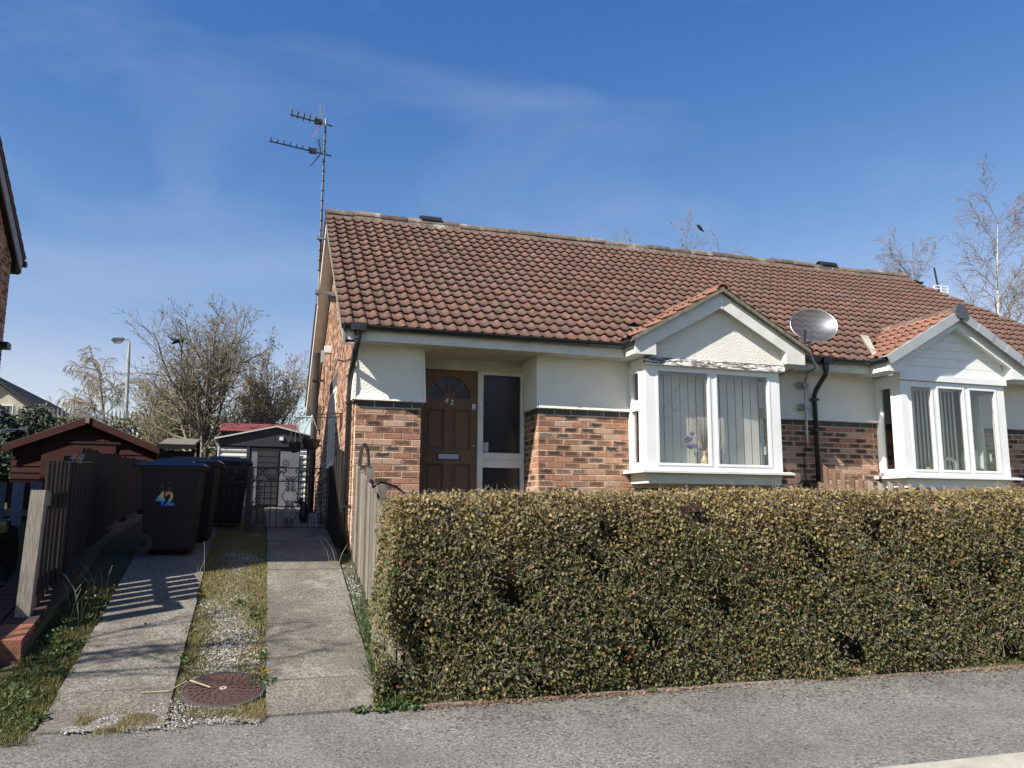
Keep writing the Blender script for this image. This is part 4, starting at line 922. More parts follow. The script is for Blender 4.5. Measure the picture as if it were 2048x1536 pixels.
# ------------------------------------------------------------------ wheelie bins
m_bin = plain('bin_plastic', (.012, .011, .011), (.018, .016, .015), 9, .6, .1, 80, spec=.3)
m_lid = plain('blue_lid_plastic', (.022, .032, .085), (.03, .04, .10), 6, .4)
m_lidg = plain('grey_lid_plastic', (.05, .053, .06), None, 6, .4)
def bin_(x, y, rz, label, lidm, digits=None, h=.93, z=None):
    z = gz(y)+.024 if z is None else z
    t_ = thing('wheelie_bin', (x, y, z), label, 'wheelie bin', 'wheelie bins on the drive')
    M = Matrix.Translation((x, y, z)) @ Matrix.Rotation(rz, 4, 'Z')     # local: side seen = -y, hinge and wheels at -x
    def P_(mb): return mb.rot(M)
    a, c, A, Cc = .235, .21, .295, .275
    part('body', P_(MB().hexa([(-a, -c, .04), (a, -c, .04), (a, c, .04), (-a, c, .04)], [(-A, -Cc, h-.09), (A, -Cc, h-.09), (A, Cc, h-.09), (-A, Cc, h-.09)]).hexa([(-.21, -.18, 0), (.235, -.19, 0), (.235, .19, 0), (-.21, .18, 0)], [(-a, -c, .04), (a, -c, .04), (a, c, .04), (-a, c, .04)])), m_bin, t_)
    part('rim', P_(MB().box(-A-.02, A+.02, -Cc-.02, Cc+.02, h-.092, h-.055)), m_bin, t_)
    part('lid', P_(MB().hexa([(-A-.03, -Cc-.03, h-.054), (A+.04, -Cc-.03, h-.054), (A+.04, Cc+.03, h-.054), (-A-.03, Cc+.03, h-.054)], [(-A-.02, -Cc-.005, h-.015), (A+.01, -Cc+.01, h-.02), (A+.01, Cc-.01, h-.02), (-A-.02, Cc+.005, h-.015)]).hexa([(-A+.08, -Cc+.07, h-.02), (A-.08, -Cc+.07, h-.022), (A-.08, Cc-.07, h-.022), (-A+.08, Cc-.07, h-.02)], [(-A+.11, -Cc+.1, h+.012), (A-.12, -Cc+.1, h+.008), (A-.12, Cc-.1, h+.008), (-A+.11, Cc-.1, h+.012)])), lidm, t_)
    part('handle', P_(MB().tube([(-A-.075, -Cc+.02, h-.05), (-A-.075, Cc-.02, h-.05)], .016, 8).box(-A-.08, -A, -Cc+.02, -Cc+.05, h-.075, h-.045).box(-A-.08, -A, Cc-.05, Cc-.02, h-.075, h-.045)), m_bin, t_)
    for s_1 in (-1, 1):
        wh = part('wheel', P_(MB().tube([(-.235, s_1*.20, .10), (-.235, s_1*.255, .10)], .10, 20)), m_black, t_); part('hub', P_(MB().tube([(-.235, s_1*.250, .10), (-.235, s_1*.262, .10)], .035, 12)), m_bin, wh)
    return t_, M
b1, M1 = bin_(-1.92, .10, R(-3), 'black wheelie bin with blue lid and a rainbow 42, nearest on the drive', m_lid, h=.97)
# rainbow number 42 and the older faint 42 above it
tr_ = NT('rainbow_sticker'); sp = tr_.n('SeparateXYZ'); tr_.l(tr_.P(), sp.inputs[0])
hue = tr_.ramp(tr_.math('ADD', tr_.math('MULTIPLY', tr_.math('SUBTRACT', sp.outputs[2], .50), 5.0), tr_.math('MULTIPLY', tr_.math('ADD', sp.outputs[0], 1.95), 1.2)), [(0., (.12, .06, .45)), (.2, (.05, .15, .55)), (.38, (.05, .42, .6)), (.55, (.55, .60, .25)), (.75, (.75, .42, .15)), (1., (.65, .15, .12))])
tr_.set(hue, .5)
def ysurf(z): return -.21 - (z-.04)/(.97-.13)*.065
def bintext(s, size, xm, zc, m, bold):
    zz = zc - M1.translation.z; ang = math.atan2(.065, .84)
    Mt = M1 @ Matrix.Translation((xm, ysurf(zz)-.003, zz)) @ Matrix.Rotation(ang, 4, 'X') @ TXT
    return link('bin_number', text_mesh('bin_number', s, size, m, Mt @ Matrix.Scale(.86, 4, (1, 0, 0)), .0015, 0, bold), b1)
bintext('42', .205, -.045, .535, tr_.m, .006)
bintext('4 2', .12, -.045, .70, plain('worn_paint', (.10, .095, .09), (.03, .03, .03), 60, .8), .0)
part('bin_label', MB().box(.292, .2945, -.10, -.02, .70, .84).rot(M1 @ Matrix.Translation((-.018, 0, 0))), m_white, b1)
b2, M2 = bin_(-1.80, .80, R(-4), 'second black bin with grey lid half hidden behind the rainbow 42 bin', m_lidg, h=.95)
b3, M3 = bin_(-1.50, 2.45, R(6), 'blue-lidded bin standing behind the iron railing panel', m_lid, h=.9)

# ------------------------------------------------------------------ fence on the left with its post, low brick kerb wall
fl = thing('paling_fence', (-2.72, .9, gz(.9)), 'dark weathered paling fence along the left edge of the drive', 'fence')
for i in range(9):
    y0 = -1.95 + i*.152; zt = .90 + .004*i + random.uniform(-.012, .012); lean = random.uniform(-.006, .01)
    part('paling', MB().hexa([(-2.725+lean, y0, gz(y0)+.16), (-2.705+lean, y0, gz(y0)+.16), (-2.705+lean, y0+.105, gz(y0)+.16), (-2.725+lean, y0+.105, gz(y0)+.16)], [(-2.725, y0, zt), (-2.705, y0, zt), (-2.705, y0+.105, zt-random.uniform(0, .01)), (-2.725, y0+.105, zt)]), m_dark_wood, fl)
i = 0; y0 = -.56
while y0 < 6.4:
    zt = 1.09 + .025*(y0+.5) + random.uniform(-.02, .02); wd = random.uniform(.115, .135)
    part('paling', MB().hexa([(-2.73, y0, gz(y0)+.12), (-2.71, y0, gz(y0)+.12), (-2.71, y0+wd, gz(y0)+.12), (-2.73, y0+wd, gz(y0)+.12)], [(-2.73, y0, zt), (-2.71, y0, zt), (-2.71, y0+wd, zt-random.uniform(0, .015)), (-2.73, y0+wd, zt)]), m_dark_wood, fl)
    y0 += wd + random.uniform(.004, .010)
for ya, yb, z0_, z1_ in ((-2.0, -.57, .55, .62), (-2.0, -.57, -.12, -.04), (-.57, 6.4, .75, 1.0), (-.57, 6.4, .1, .32)):
    part('rail', MB().hexa([(-2.79, ya, z0_), (-2.732, ya, z0_), (-2.732, yb, z1_), (-2.79, yb, z1_)], [(-2.79, ya, z0_+.08), (-2.732, ya, z0_+.08), (-2.732, yb, z1_+.08), (-2.79, yb, z1_+.08)]), m_dark_wood, fl)
for yp in (-.57, 1.2, 3.0, 4.8, 6.4): part('post', MB().box(-2.88, -2.79, yp-.045, yp+.045, gz(yp)-.2, 1.02+.02*yp), m_dark_wood, fl)
fpst = thing('fence_post', (-2.80, -2.11, gz(-2.11)), 'square weathered grey post at the front end of the left fence', 'post')
part('shaft', MB().hexa([(-2.80, -2.165, gz(-2.1)+.10), (-2.695, -2.165, gz(-2.1)+.10), (-2.695, -2.06, gz(-2.1)+.10), (-2.80, -2.06, gz(-2.1)+.10)], [(-2.77, -2.165, .645), (-2.665, -2.165, .645), (-2.665, -2.06, .645), (-2.77, -2.06, .645)]), m_grey_wood, fpst)
part('cleat', MB().box(-2.70, -2.668, -2.06, -1.95, .52, .635), m_grey_wood, fpst)
m_redbrick = plain('red_brick_kerb', (.25, .09, .052), (.15, .058, .038), 16, .9, .6, 90, dirt=((.06, .045, .035), .9))
m_sootbrick = plain('soiled_brick', (.07, .036, .028), (.035, .025, .02), 16, .95, .6, 90)
kw = thing('brick_edging_wall', (-2.82, 1, gz(1)), 'low stepped red brick edging wall below the left fence', 'wall')
yy = -2.62
for n_, (ya, yb, top) in enumerate(((-2.62, -2.16, .15), (-2.16, -1.2, .16), (-1.2, 0, .14), (0, 2, .12), (2, 6.4, .1))):
    part('core', MB().hexa([(-3.09, ya+.005, gz(ya)-.2), (-2.61, ya+.005, gz(ya)-.2), (-2.61, yb, gz(ya)-.2), (-3.09, yb, gz(ya)-.2)], [(-3.09, ya+.005, gz(ya)+top-.07), (-2.61, ya+.005, gz(ya)+top-.07), (-2.61, yb, gz(yb)+top-.07), (-3.09, yb, gz(yb)+top-.07)]), m_soil, kw)
y0 = -2.63
while y0 < -.6:
    for xa in (-3.10, -2.855):
        q = MB().hexa([(xa, y0, gz(y0)+.03), (xa+.235, y0, gz(y0)+.03), (xa+.235, y0+.10, gz(y0+.1)+.03), (xa, y0+.10, gz(y0+.1)+.03)], [(xa+.006, y0+.004, gz(y0)+.155), (xa+.229, y0+.004, gz(y0)+.155), (xa+.229, y0+.096, gz(y0+.1)+.155), (xa+.006, y0+.096, gz(y0+.1)+.155)])
        part('brick', q, m_redbrick if y0 < -2.35 else m_sootbrick, kw)
    y0 += .112
for k_ in range(2): part('brick', MB().box(-3.10+k_*.245, -3.10+k_*.245+.235, -2.635, -2.53, gz(-2.6)-.06, gz(-2.6)+.026), m_redbrick, kw)
# number 44 on the fence top
n44 = thing('number_sign', (-2.70, -1.03, .93), 'small slanted grey number 44 on top of the left fence', 'number')
part('wire', MB().tube([(-2.76, -1.15, .915), (-2.40, -.70, .925)], .004, 5) if False else MB().box(-2.80, -2.55, -1.06, -1.05, .925, .932), m_grey_wood, n44)
for s, dx in (('4', -.035), ('4', .035)): link('digit', text_mesh('digit', s, .105, plain('dull_metal_'+str(dx), (.22, .22, .23), None, 20, .5), Matrix.Translation((-2.685+dx, -1.055, .934)) @ TXT, .003, .3, .001), n44)

# ------------------------------------------------------------------ fence on the right of the path, hoops, neighbours' pickets
fr_ = thing('garden_fence', (.02, -1.4, gz(-1.4)), 'silver-grey paling fence along the path running into the hedge', 'fence')
y0 = -.26
while y0 > -3.3:
    zt = 1.03 + .235*(y0+.26) + random.uniform(-.012, .012); h0 = gz(y0)+.02
    q = random.uniform(-.016, .012); e_ = random.uniform(-.012, .012)
    part('paling', MB().hexa([(.005+q, y0-.078, h0), (.025+q, y0-.078, h0), (.025+q+e_, y0, h0), (.005+q+e_, y0, h0)], [(.0+q, y0-.078, zt-.015), (.02+q, y0-.078, zt-.015), (.02+q+e_, y0, zt), (.0+q+e_, y0, zt)]), m_grey_wood, fr_); y0 -= .108
for dz in (.28, .85): part('rail', MB().hexa([(.027, -3.3, gz(-3.3)+dz-.02), (.07, -3.3, gz(-3.3)+dz-.02), (.07, -.26, gz(-.26)+dz), (.027, -.26, gz(-.26)+dz)], [(.027, -3.3, gz(-3.3)+dz+.05), (.07, -3.3, gz(-3.3)+dz+.05), (.07, -.26, gz(-.26)+dz+.07), (.027, -.26, gz(-.26)+dz+.07)]), m_grey_wood, fr_)
for yp in (-.60, -1.55, -2.6): part('post', MB().box(.072, .16, yp-.045, yp+.045, gz(yp)-.1, gz(yp)+1.10), m_grey_wood, fr_)
pl = thing('leaning_board', (-.03, -2.4, gz(-2.4)), 'loose grey board leaning at the foot of the path fence', 'board')
part('plank', MB().hexa([(-.09, -2.75, gz(-2.75)), (-.06, -2.75, gz(-2.75)), (-.06, -2.67, gz(-2.67)), (-.09, -2.67, gz(-2.67))], [(-.022, -2.25, gz(-2.25)+.30), (.0, -2.25, gz(-2.25)+.30), (.0, -2.17, gz(-2.17)+.30), (-.022, -2.17, gz(-2.17)+.30)]), m_grey_wood, pl)
hp = thing('black_hose_hoop', (.05, -.66, 1.0), 'upright black hose loop hung on the top of the grey fence', 'hose')
for k_, (wd, hh, dy) in enumerate(((.065, .27, 0), (.05, .24, -.03), (.058, .255, .03))):
    part('hose_loop', MB().tube([(.05+wd*math.cos(a)*.85, -.62+dy, .97+hh*max(math.sin(a), -.1)*.9) for a in [math.pi*i/14 for i in range(15)]], .011, 8), m_black, hp)
solo('black_hose', MB().tube([(.12, -.62, .72), (.25, -.56, .80), (.42, -.5, .76), (.62, -.42, .62), (.85, -.3, .40), (.95, -.25, .2)], .012, 8), m_black, 'black hose curving from the fence down behind the hedge', 'hose')
pk = thing('picket_fence', (6.35, -1.5, gz(-1.5)), 'low brown picket fence between the two front gardens above the hedge', 'fence')
y0 = -.20; n_ = 0
while y0 > -3.2:
    zt = min(gz(y0)+1.18, 1.13 + .40*(y0+.2)) if y0 > -.9 else 1.13-.28-.03*(-y0-.9)
    zt = np.interp(y0, [-3.2, -2.6, -1.8, -.75, -.2], [.74, .78, .84, .95, 1.14]) + random.uniform(-.015, .015)
    q = MB().hexa([(6.34, y0-.085, gz(y0)), (6.358, y0-.085, gz(y0)), (6.358, y0, gz(y0)), (6.34, y0, gz(y0))], [(6.34, y0-.085, zt-.05), (6.358, y0-.085, zt-.05), (6.358, y0, zt), (6.34, y0, zt)])
    part('picket', q, m_brown_wood if n_ < 5 else m_grey_wood, pk); y0 -= .168; n_ += 1
for za in (.82,): part('rail', MB().hexa([(6.30, -3.2, gz(-3.2)+.95), (6.338, -3.2, gz(-3.2)+.95), (6.338, -.12, za), (6.30, -.12, za)], [(6.30, -3.2, gz(-3.2)+1.03), (6.338, -3.2, gz(-3.2)+1.03), (6.338, -.12, za+.09), (6.30, -.12, za+.09)]), m_brown_wood, pk)
for yp in (-1.45, -3.0): part('post', MB().box(6.36, 6.44, yp-.04, yp+.04, gz(yp)-.1, gz(yp)+1.12), m_grey_wood, pk)

# ------------------------------------------------------------------ hedge
def leaves_np(P, Nn, size, fold=.25):
    """one bent 4-vertex leaf per point, facing roughly Nn"""
    n = len(P); rnd = rng.normal(size=(n, 3)); Nn = Nn + rnd*.75; Nn /= np.linalg.norm(Nn, axis=1)[:, None]
    t_ = rng.normal(size=(n, 3)); t_ -= (t_*Nn).sum(1)[:, None]*Nn; t_ /= np.linalg.norm(t_, axis=1)[:, None]; b_ = np.cross(Nn, t_)
    L_ = (size*rng.uniform(.6, 1.35, n))[:, None]; W_ = L_*rng.uniform(.28, .42, n)[:, None]
    V = np.stack([P - t_*L_*.5, P + b_*W_ + Nn*L_*fold*.3, P + t_*L_*.5, P - b_*W_ + Nn*L_*fold*.3], 1).reshape(-1, 3)
    F = np.arange(n*4).reshape(n, 4); return V, F
hx0, hx1, hy0, hy1 = -.10, 7.4, -3.665, -2.75
def htop(x): return np.interp(x, [-.3, .3, 2.5, 6.1, 7.5], [.58, .62, .675, .72, .73])
hedge = thing('hedge', (3.6, -3.2, gz(-3.4)), 'long clipped evergreen hedge with olive and yellowing leaves along the pavement', 'hedge')
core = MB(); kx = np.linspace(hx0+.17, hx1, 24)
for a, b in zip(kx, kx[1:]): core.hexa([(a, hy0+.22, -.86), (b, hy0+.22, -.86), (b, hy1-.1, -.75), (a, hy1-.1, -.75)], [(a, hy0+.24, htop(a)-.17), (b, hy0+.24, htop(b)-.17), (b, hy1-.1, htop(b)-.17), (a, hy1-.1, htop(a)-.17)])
part('shade_core', core, plain('hedge_shade_core', (.018, .015, .010), (.03, .024, .014), 14, 1.), hedge)  # near-black block added inside the foliage to stop light and darken the gaps
def lump(x, z): return .05*np.sin(x*2.3+1.1*np.sin(z*3))+.035*np.sin(x*5.1+z*4.2)+.02*np.sin(x*11+z*9+2)
def hedge_points(n, depth):
    P = []; Nn = []
    nf = int(n*.70); x = rng.uniform(hx0, 6.6, nf); z0 = -.845; u = rng.uniform(0, 1, nf)**.94; z = z0 + u*(htop(x)-z0); dd = np.abs(rng.normal(0, depth, nf))
    edge = np.clip((z-(htop(x)-.18))/.18, 0, 1); foot = np.clip((.15-(z-z0))/.15, 0, 1)
    y = hy0 - lump(x, z)*.95 + dd + edge**2*.10 + foot*.0
    P.append(np.stack([x, y, z], 1)); Nn.append(np.tile([-.12, -1, .22], (nf, 1)))
    nt = int(n*.17); x = rng.uniform(hx0, 6.9, nt); y = rng.uniform(hy0+.03, hy1, nt); z = htop(x) + lump(x, y)*.25 - np.abs(rng.normal(0, depth*.7, nt)) + np.maximum(0, rng.normal(0, .018, nt))
    P.append(np.stack([x, y, z], 1)); Nn.append(np.tile([-.1, -.2, 1], (nt, 1)))
    ne = n-nf-nt; y = rng.uniform(hy0, hy1, ne); z = z0 + rng.uniform(0, 1, ne)*(htop(-.1)-z0); zz = np.clip((z-(htop(-.1)-.2))/.2, 0, 1)
    x = hx0 + lump(y+9, z)*.8 + np.abs(rng.normal(0, depth, ne)) + zz**2*.12 - .03
    P.append(np.stack([x, y, z], 1)); Nn.append(np.tile([-1, -.2, .2], (ne, 1)))
    P = np.vstack(P); Nn = np.vstack(Nn)
    keep = (np.sin(P[:, 0]*6.7+P[:, 2]*3.1)+np.sin(P[:, 0]*2.9-P[:, 2]*7.3+1.7)+np.sin(P[:, 0]*15.1+P[:, 2]*13.7)+rng.normal(0, .9, len(P))) > -1.45
    return P[keep], Nn[keep]
P, Nn = hedge_points(126000, .075); V, F = leaves_np(P, Nn, .029)
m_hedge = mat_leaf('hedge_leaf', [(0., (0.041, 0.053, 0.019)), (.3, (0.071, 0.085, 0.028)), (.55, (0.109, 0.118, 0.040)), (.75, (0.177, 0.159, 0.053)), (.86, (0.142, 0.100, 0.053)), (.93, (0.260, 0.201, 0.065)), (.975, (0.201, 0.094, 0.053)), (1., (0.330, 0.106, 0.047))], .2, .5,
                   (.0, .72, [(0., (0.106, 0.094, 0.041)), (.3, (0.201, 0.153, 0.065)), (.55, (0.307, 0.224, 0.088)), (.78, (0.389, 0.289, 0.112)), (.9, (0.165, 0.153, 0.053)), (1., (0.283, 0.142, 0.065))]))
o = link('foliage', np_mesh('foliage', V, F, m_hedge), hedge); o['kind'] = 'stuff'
def sticks_np(P, D, rad):
    n = len(P); D0 = D/np.linalg.norm(D, axis=1)[:, None]; r_ = rng.normal(size=(n, 3)); a = np.cross(D0, r_); a /= np.linalg.norm(a, axis=1)[:, None]; b = np.cross(D0, a); Q = P + D
    bend = P + D*.5 + rng.normal(0, .12, (n, 3))*np.linalg.norm(D, axis=1)[:, None]
    vs_ = []
    for C_, s_1 in ((P, 1.), (bend, .85), (Q, .5)):
        for k in range(3):
            an = 2*math.pi*k/3; vs_.append(C_ + (a*math.cos(an)+b*math.sin(an))*rad*s_1)
    V = np.stack(vs_, 1).reshape(-1, 3); base = (np.arange(n)*9)[:, None]
    F = np.concatenate([base + np.array([[i*3+k, i*3+(k+1) % 3, (i+1)*3+(k+1) % 3, (i+1)*3+k]]) for i in range(2) for k in range(3)], 0); return V, F
P, Nn = hedge_points(17000, .055); D = rng.normal(size=P.shape)*.045 + Nn/np.linalg.norm(Nn, axis=1)[:, None]*.012 + np.array([0, 0, .02])
V, F = sticks_np(P - D*.5, D, .0016)
o = link('twigs', np_mesh('twigs', V, F, plain('hedge_twig', (.33, .29, .235), (.17, .14, .11), 30, .9)), hedge); o['kind'] = 'stuff'

# ------------------------------------------------------------------ house number 44: tall brick gable at the left edge
h44 = thing('brick_house', (-8.5, 1.3, gz(1)), 'tall brick house whose dark gable eave shows at the left edge', 'house')
FX, FY0, FY1, FZ = -5.06, -2.25, 4.95, 4.42; RY = 1.35; RZ = 4.56+TP*(RY+2.55)
bw = MB().prism_x([(FY0, -.9), (FY1, -.9), (FY1, FZ), (RY, RZ-.25), (FY0, FZ)], -13, FX-.01); part('wall', bw, m_mortar, h44)
gst = Stuff()
def cut44(u, z): return z < min(4.56+TP*(u+2.55), 4.56+TP*(5.25-u)) - .20
lay(2.6, FY1, 6.0, .9, 0, lambda u, z: Matrix.Translation((FX, u, z)) @ Matrix.Rotation(R(90), 4, 'Z'), lambda u, z: False, gst, None, None, cut44)
gst.obj('brick_courses', m_brick, h44)
rf = MB()
for ya, za, yb, zb_ in ((-2.55, 4.56, RY, RZ), (5.25, 4.56, RY, RZ)):
    rf.hexa([(-13.2, ya, za-.05), (-4.95, ya, za-.05), (-4.95, yb, zb_-.05), (-13.2, yb, zb_-.05)], [(-13.2, ya, za+.03), (-4.95, ya, za+.03), (-4.95, yb, zb_+.03), (-13.2, yb, zb_+.03)])
r44 = part('roof', rf, m_tile, h44)
for i in range(22):
    s0 = i*.235; y = 5.27 - s0*math.cos(R(35)); z = 4.575 + s0*math.sin(R(35))
    if y < RY: break
    part('verge_tile', MB().hexa([(-5.4, y, z), (-4.94, y, z), (-4.94, y-.26, z+.17), (-5.4, y-.26, z+.17)], [(-5.4, y, z+.035), (-4.94, y, z+.035), (-4.94, y-.26, z+.185), (-5.4, y-.26, z+.185)]), m_tile, r44)
bg_ = MB().hexa([(-4.985, 5.16, 4.30), (-4.962, 5.16, 4.30), (-4.962, RY, RZ-.24), (-4.985, RY, RZ-.24)], [(-4.985, 5.20, 4.51), (-4.962, 5.20, 4.51), (-4.962, RY, RZ-.055), (-4.985, RY, RZ-.055)]); part('bargeboard', bg_, plain('grey_lilac_paint', (.26, .25, .28), None, 6, .7), h44)
part('eave_box', MB().box(-13, -4.986, 4.95, 5.16, 4.28, 4.44).hexa([(-5.06, 5.14, 4.30), (-4.985, 5.14, 4.30), (-4.985, RY, RZ-.24), (-5.06, RY, RZ-.24)], [(-5.06, 5.14, 4.33), (-4.985, 5.14, 4.33), (-4.985, RY, RZ-.21), (-5.06, RY, RZ-.21)]), m_dark_wood, h44)
part('gutter', MB().tube([(-13, 5.30, 4.50), (-4.93, 5.30, 4.50)], .055, 8), m_black, h44)
part('wall_bracket', MB().box(-5.06, -4.90, 4.6, 4.8, 2.95, 3.05), m_black, h44)

# ------------------------------------------------------------------ parked black car beside it
m_car = plain('black_car_paint', (.006, .006, .007), (.008, .008, .009), 3, .12); m_cglass = plain('dark_car_glass', (.01, .012, .013), None, 3, .05); m_tyre = plain('tyre_rubber', (.012, .012, .012), None, 30, .9)
CX, CZ = -4.20, gz(-2.2)-.25
car = thing('parked_car', (CX, -1.7, CZ), 'black car parked at the left edge behind the fence post', 'car')
sl44 = (gz(-.7)-gz(-3.6))/2.9
def cz(y): return gz(-3.6) - .25 + (y-DYC+3.6)*.20 + .10
DYC = .90
def yz(pts): return [(y+DYC, cz(y+DYC)+z) for y, z in pts]
body = yz([(-4.45, .32), (-4.42, .80), (-4.25, .95), (-3.2, .96), (-1.9, .94), (-1.2, .86), (-.72, .72), (-.62, .45), (-.66, .22), (-4.40, .22)])
cab = yz([(-4.30, .95), (-3.95, 1.36), (-3.5, 1.45), (-2.7, 1.43), (-2.25, 1.28), (-1.75, .94)])
bm_ = MB().prism_x(body, CX-.80, CX+.80); o = part('body', bm_, m_car, car); o.modifiers.new('bevel', 'BEVEL').width = .05; o.modifiers['bevel'].segments = 3
o = part('cabin', MB().prism_x(cab, CX-.62, CX+.62), m_cglass, car); o.modifiers.new('bevel', 'BEVEL').width = .06; o.modifiers['bevel'].segments = 2
part('roof_panel', MB().prism_x(yz([(-3.98, 1.38), (-3.5, 1.47), (-2.7, 1.45), (-2.3, 1.32), (-2.32, 1.30), (-3.5, 1.44)]), CX-.60, CX+.60), m_car, car)
for yw in (-3.7+DYC, -1.38+DYC):
    for s_1 in (-1, 1):
        wz = cz(yw)+.30; wx = CX+s_1*.72; wo = part('wheel', MB().tube([(wx-.10, yw, wz), (wx+.10, yw, wz)], .30, 26), m_tyre, car)
        rim_ = MB().tube([(wx+s_1*.095, yw, wz), (wx+s_1*.107, yw, wz)], .19, 20)
        part('rim', rim_, m_galv, wo); part('spokes', sum([[MB().tube([(wx+s_1*.11, yw, wz), (wx+s_1*.11, yw+.18*math.cos(k*1.257), wz+.18*math.sin(k*1.257))], .02, 5)] for k in range(5)], [])[0], m_chrome, wo)
mir = MB().hexa([(CX+.80, -1.22, cz(-1.2)+.93), (CX+1.07, -1.20, cz(-1.2)+.94), (CX+1.07, -1.12, cz(-1.2)+.94), (CX+.80, -1.10, cz(-1.2)+.93)], [(CX+.82, -1.22, cz(-1.2)+1.07), (CX+1.05, -1.20, cz(-1.2)+1.08), (CX+1.05, -1.12, cz(-1.2)+1.08), (CX+.82, -1.10, cz(-1.2)+1.07)])
mo = part('wing_mirror', mir, m_car, car); mo.modifiers.new('bevel', 'BEVEL').width = .03; mo.modifiers['bevel'].segments = 3
part('mirror_glass', MB().box(CX+.84, CX+1.04, -1.227, -1.222, cz(-1.2)+.955, cz(-1.2)+1.055), plain('mirror_glass', (.25, .26, .28), None, 3, .05, metal=1.), mo)

# ------------------------------------------------------------------ board fence and garden shed of number 44
bf = thing('board_gate', (-3.8, 2.0, gz(2)), 'low gate of wide blue-grey boards behind the parked car', 'gate')
m_bluewood = mat_wood('blue_grey_boards', (.17, .19, .24), (.11, .125, .16))
for i, xb in enumerate(np.arange(-4.95, -2.95, .197)):
    part('board', MB().box(xb, xb+.128, 1.99, 2.01, gz(2)+.04, .815+random.uniform(-.01, .01)), m_bluewood, bf)
for z in (.32, .66): part('rail', MB().box(-4.97, -2.92, 2.011, 2.05, z, z+.07), m_dark_wood, bf)
sh = thing('garden_shed', (-4.15, 8.2, gz(8)), 'red-brown timber shed with pitched felt roof behind the left fence', 'shed')
SX, SW, SY, SZe, SZa = -4.12, 1.20, 7.05, 1.60, 2.10
part('wall', MB().prism_y([(SX-SW, gz(7)), (SX+SW, gz(7)), (SX+SW, SZe), (SX, SZa), (SX-SW, SZe)], SY+.02, SY+2.6), m_shed, sh)
z = gz(7)+.05
while z < SZa-.1:
    zz = z+.118; hw = lambda q: min(SW, max(0., (SZa-q)/(SZa-SZe)*SW))
    part('weatherboard', MB().hexa([(SX-hw(z), SY-.006, z), (SX+hw(z), SY-.006, z), (SX+hw(z), SY+.02, z), (SX-hw(z), SY+.02, z)], [(SX-hw(zz), SY+.008, zz), (SX+hw(zz), SY+.008, zz), (SX+hw(zz), SY+.02, zz), (SX-hw(zz), SY+.02, zz)]), m_shed, sh); z += .12
rs = MB(); e = .14; k_ = (SZa-SZe)/SW
for sg in (-1, 1):
    q = [(SX, SZa+.02), (SX+sg*(SW+e), SZe-e*k_+.02)]; q = q if sg > 0 else q[::-1]
    rs.hexa([(q[0][0], SY-.10, q[0][1]), (q[1][0], SY-.10, q[1][1]), (q[1][0], SY+2.75, q[1][1]), (q[0][0], SY+2.75, q[0][1])], [(q[0][0], SY-.10, q[0][1]+.04), (q[1][0], SY-.10, q[1][1]+.04), (q[1][0], SY+2.75, q[1][1]+.04), (q[0][0], SY+2.75, q[0][1]+.04)])
part('roof', rs, m_felt, sh)
for sg in (-1, 1):
    x1_ = SX+sg*(SW+e); pts = [(SX+sg*.003, SZa+.045), (SX+sg*.003, SZa-.085), (x1_, SZe-e*k_-.08), (x1_, SZe-e*k_+.05)]
    part('bargeboard', MB().prism_y(pts if sg < 0 else pts[::-1], SY-.125, SY-.102), m_shed, sh)
part('finial_block', MB().box(SX-.035, SX+.035, SY-.15, SY-.126, SZa-.07, SZa+.08), m_grey_wood, sh)
part('door', MB().box(SX-.72, SX+.50, SY-.03, SY-.008, gz(7)+.04, 1.68), m_shed, sh)
part('door_head', MB().box(SX-.80, SX+.58, SY-.045, SY-.031, 1.66, 1.70), m_dark_wood, sh)
lr = thing('log_store', (-2.45, 7.3, gz(7)), 'low timber store with grey felt roof right of the red-brown shed', 'store')
part('roof', MB().hexa([(-2.86, 6.6, 1.62), (-2.24, 6.6, 1.62), (-2.24, 8.2, 1.86), (-2.86, 8.2, 1.86)], [(-2.86, 6.6, 1.66), (-2.24, 6.6, 1.66), (-2.24, 8.2, 1.90), (-2.86, 8.2, 1.90)]), m_felt, lr)
for i in range(7): part('side_board', MB().box(-2.82, -2.28, 6.70, 6.72, gz(6.7)+.02+i*.155, gz(6.7)+.165+i*.155), m_dark_wood, lr)
part('fascia', MB().box(-2.87, -2.23, 6.585, 6.60, 1.58, 1.66), m_grey_wood, lr)
for xx in (-2.84, -2.29): part('post', MB().box(xx, xx+.06, 6.75, 6.81, gz(6.7), 1.62), m_dark_wood, lr); part('post', MB().box(xx, xx+.06, 8.05, 8.11, gz(8), 1.83), m_dark_wood, lr)
ca = thing('washing_line_arm', (-4.9, 3.2, gz(3)), 'white washing line arm reaching in from the left edge above the shed', 'washing line')
part('arm', MB().tube([(-4.95, 3.0, 1.50), (-4.15, 3.0, 1.56)], .008, 6).tube([(-4.95, 3.0, 1.42), (-4.25, 3.0, 1.53)], .006, 6), m_pvc, ca); part('arm_tip', MB().box(-4.21, -4.12, 2.985, 3.015, 1.545, 1.585), m_pvc, ca)
part('pole', MB().tube([(-4.95, 3.0, gz(3)-.02), (-4.95, 3.0, 1.6)], .02, 8), m_galv, ca)

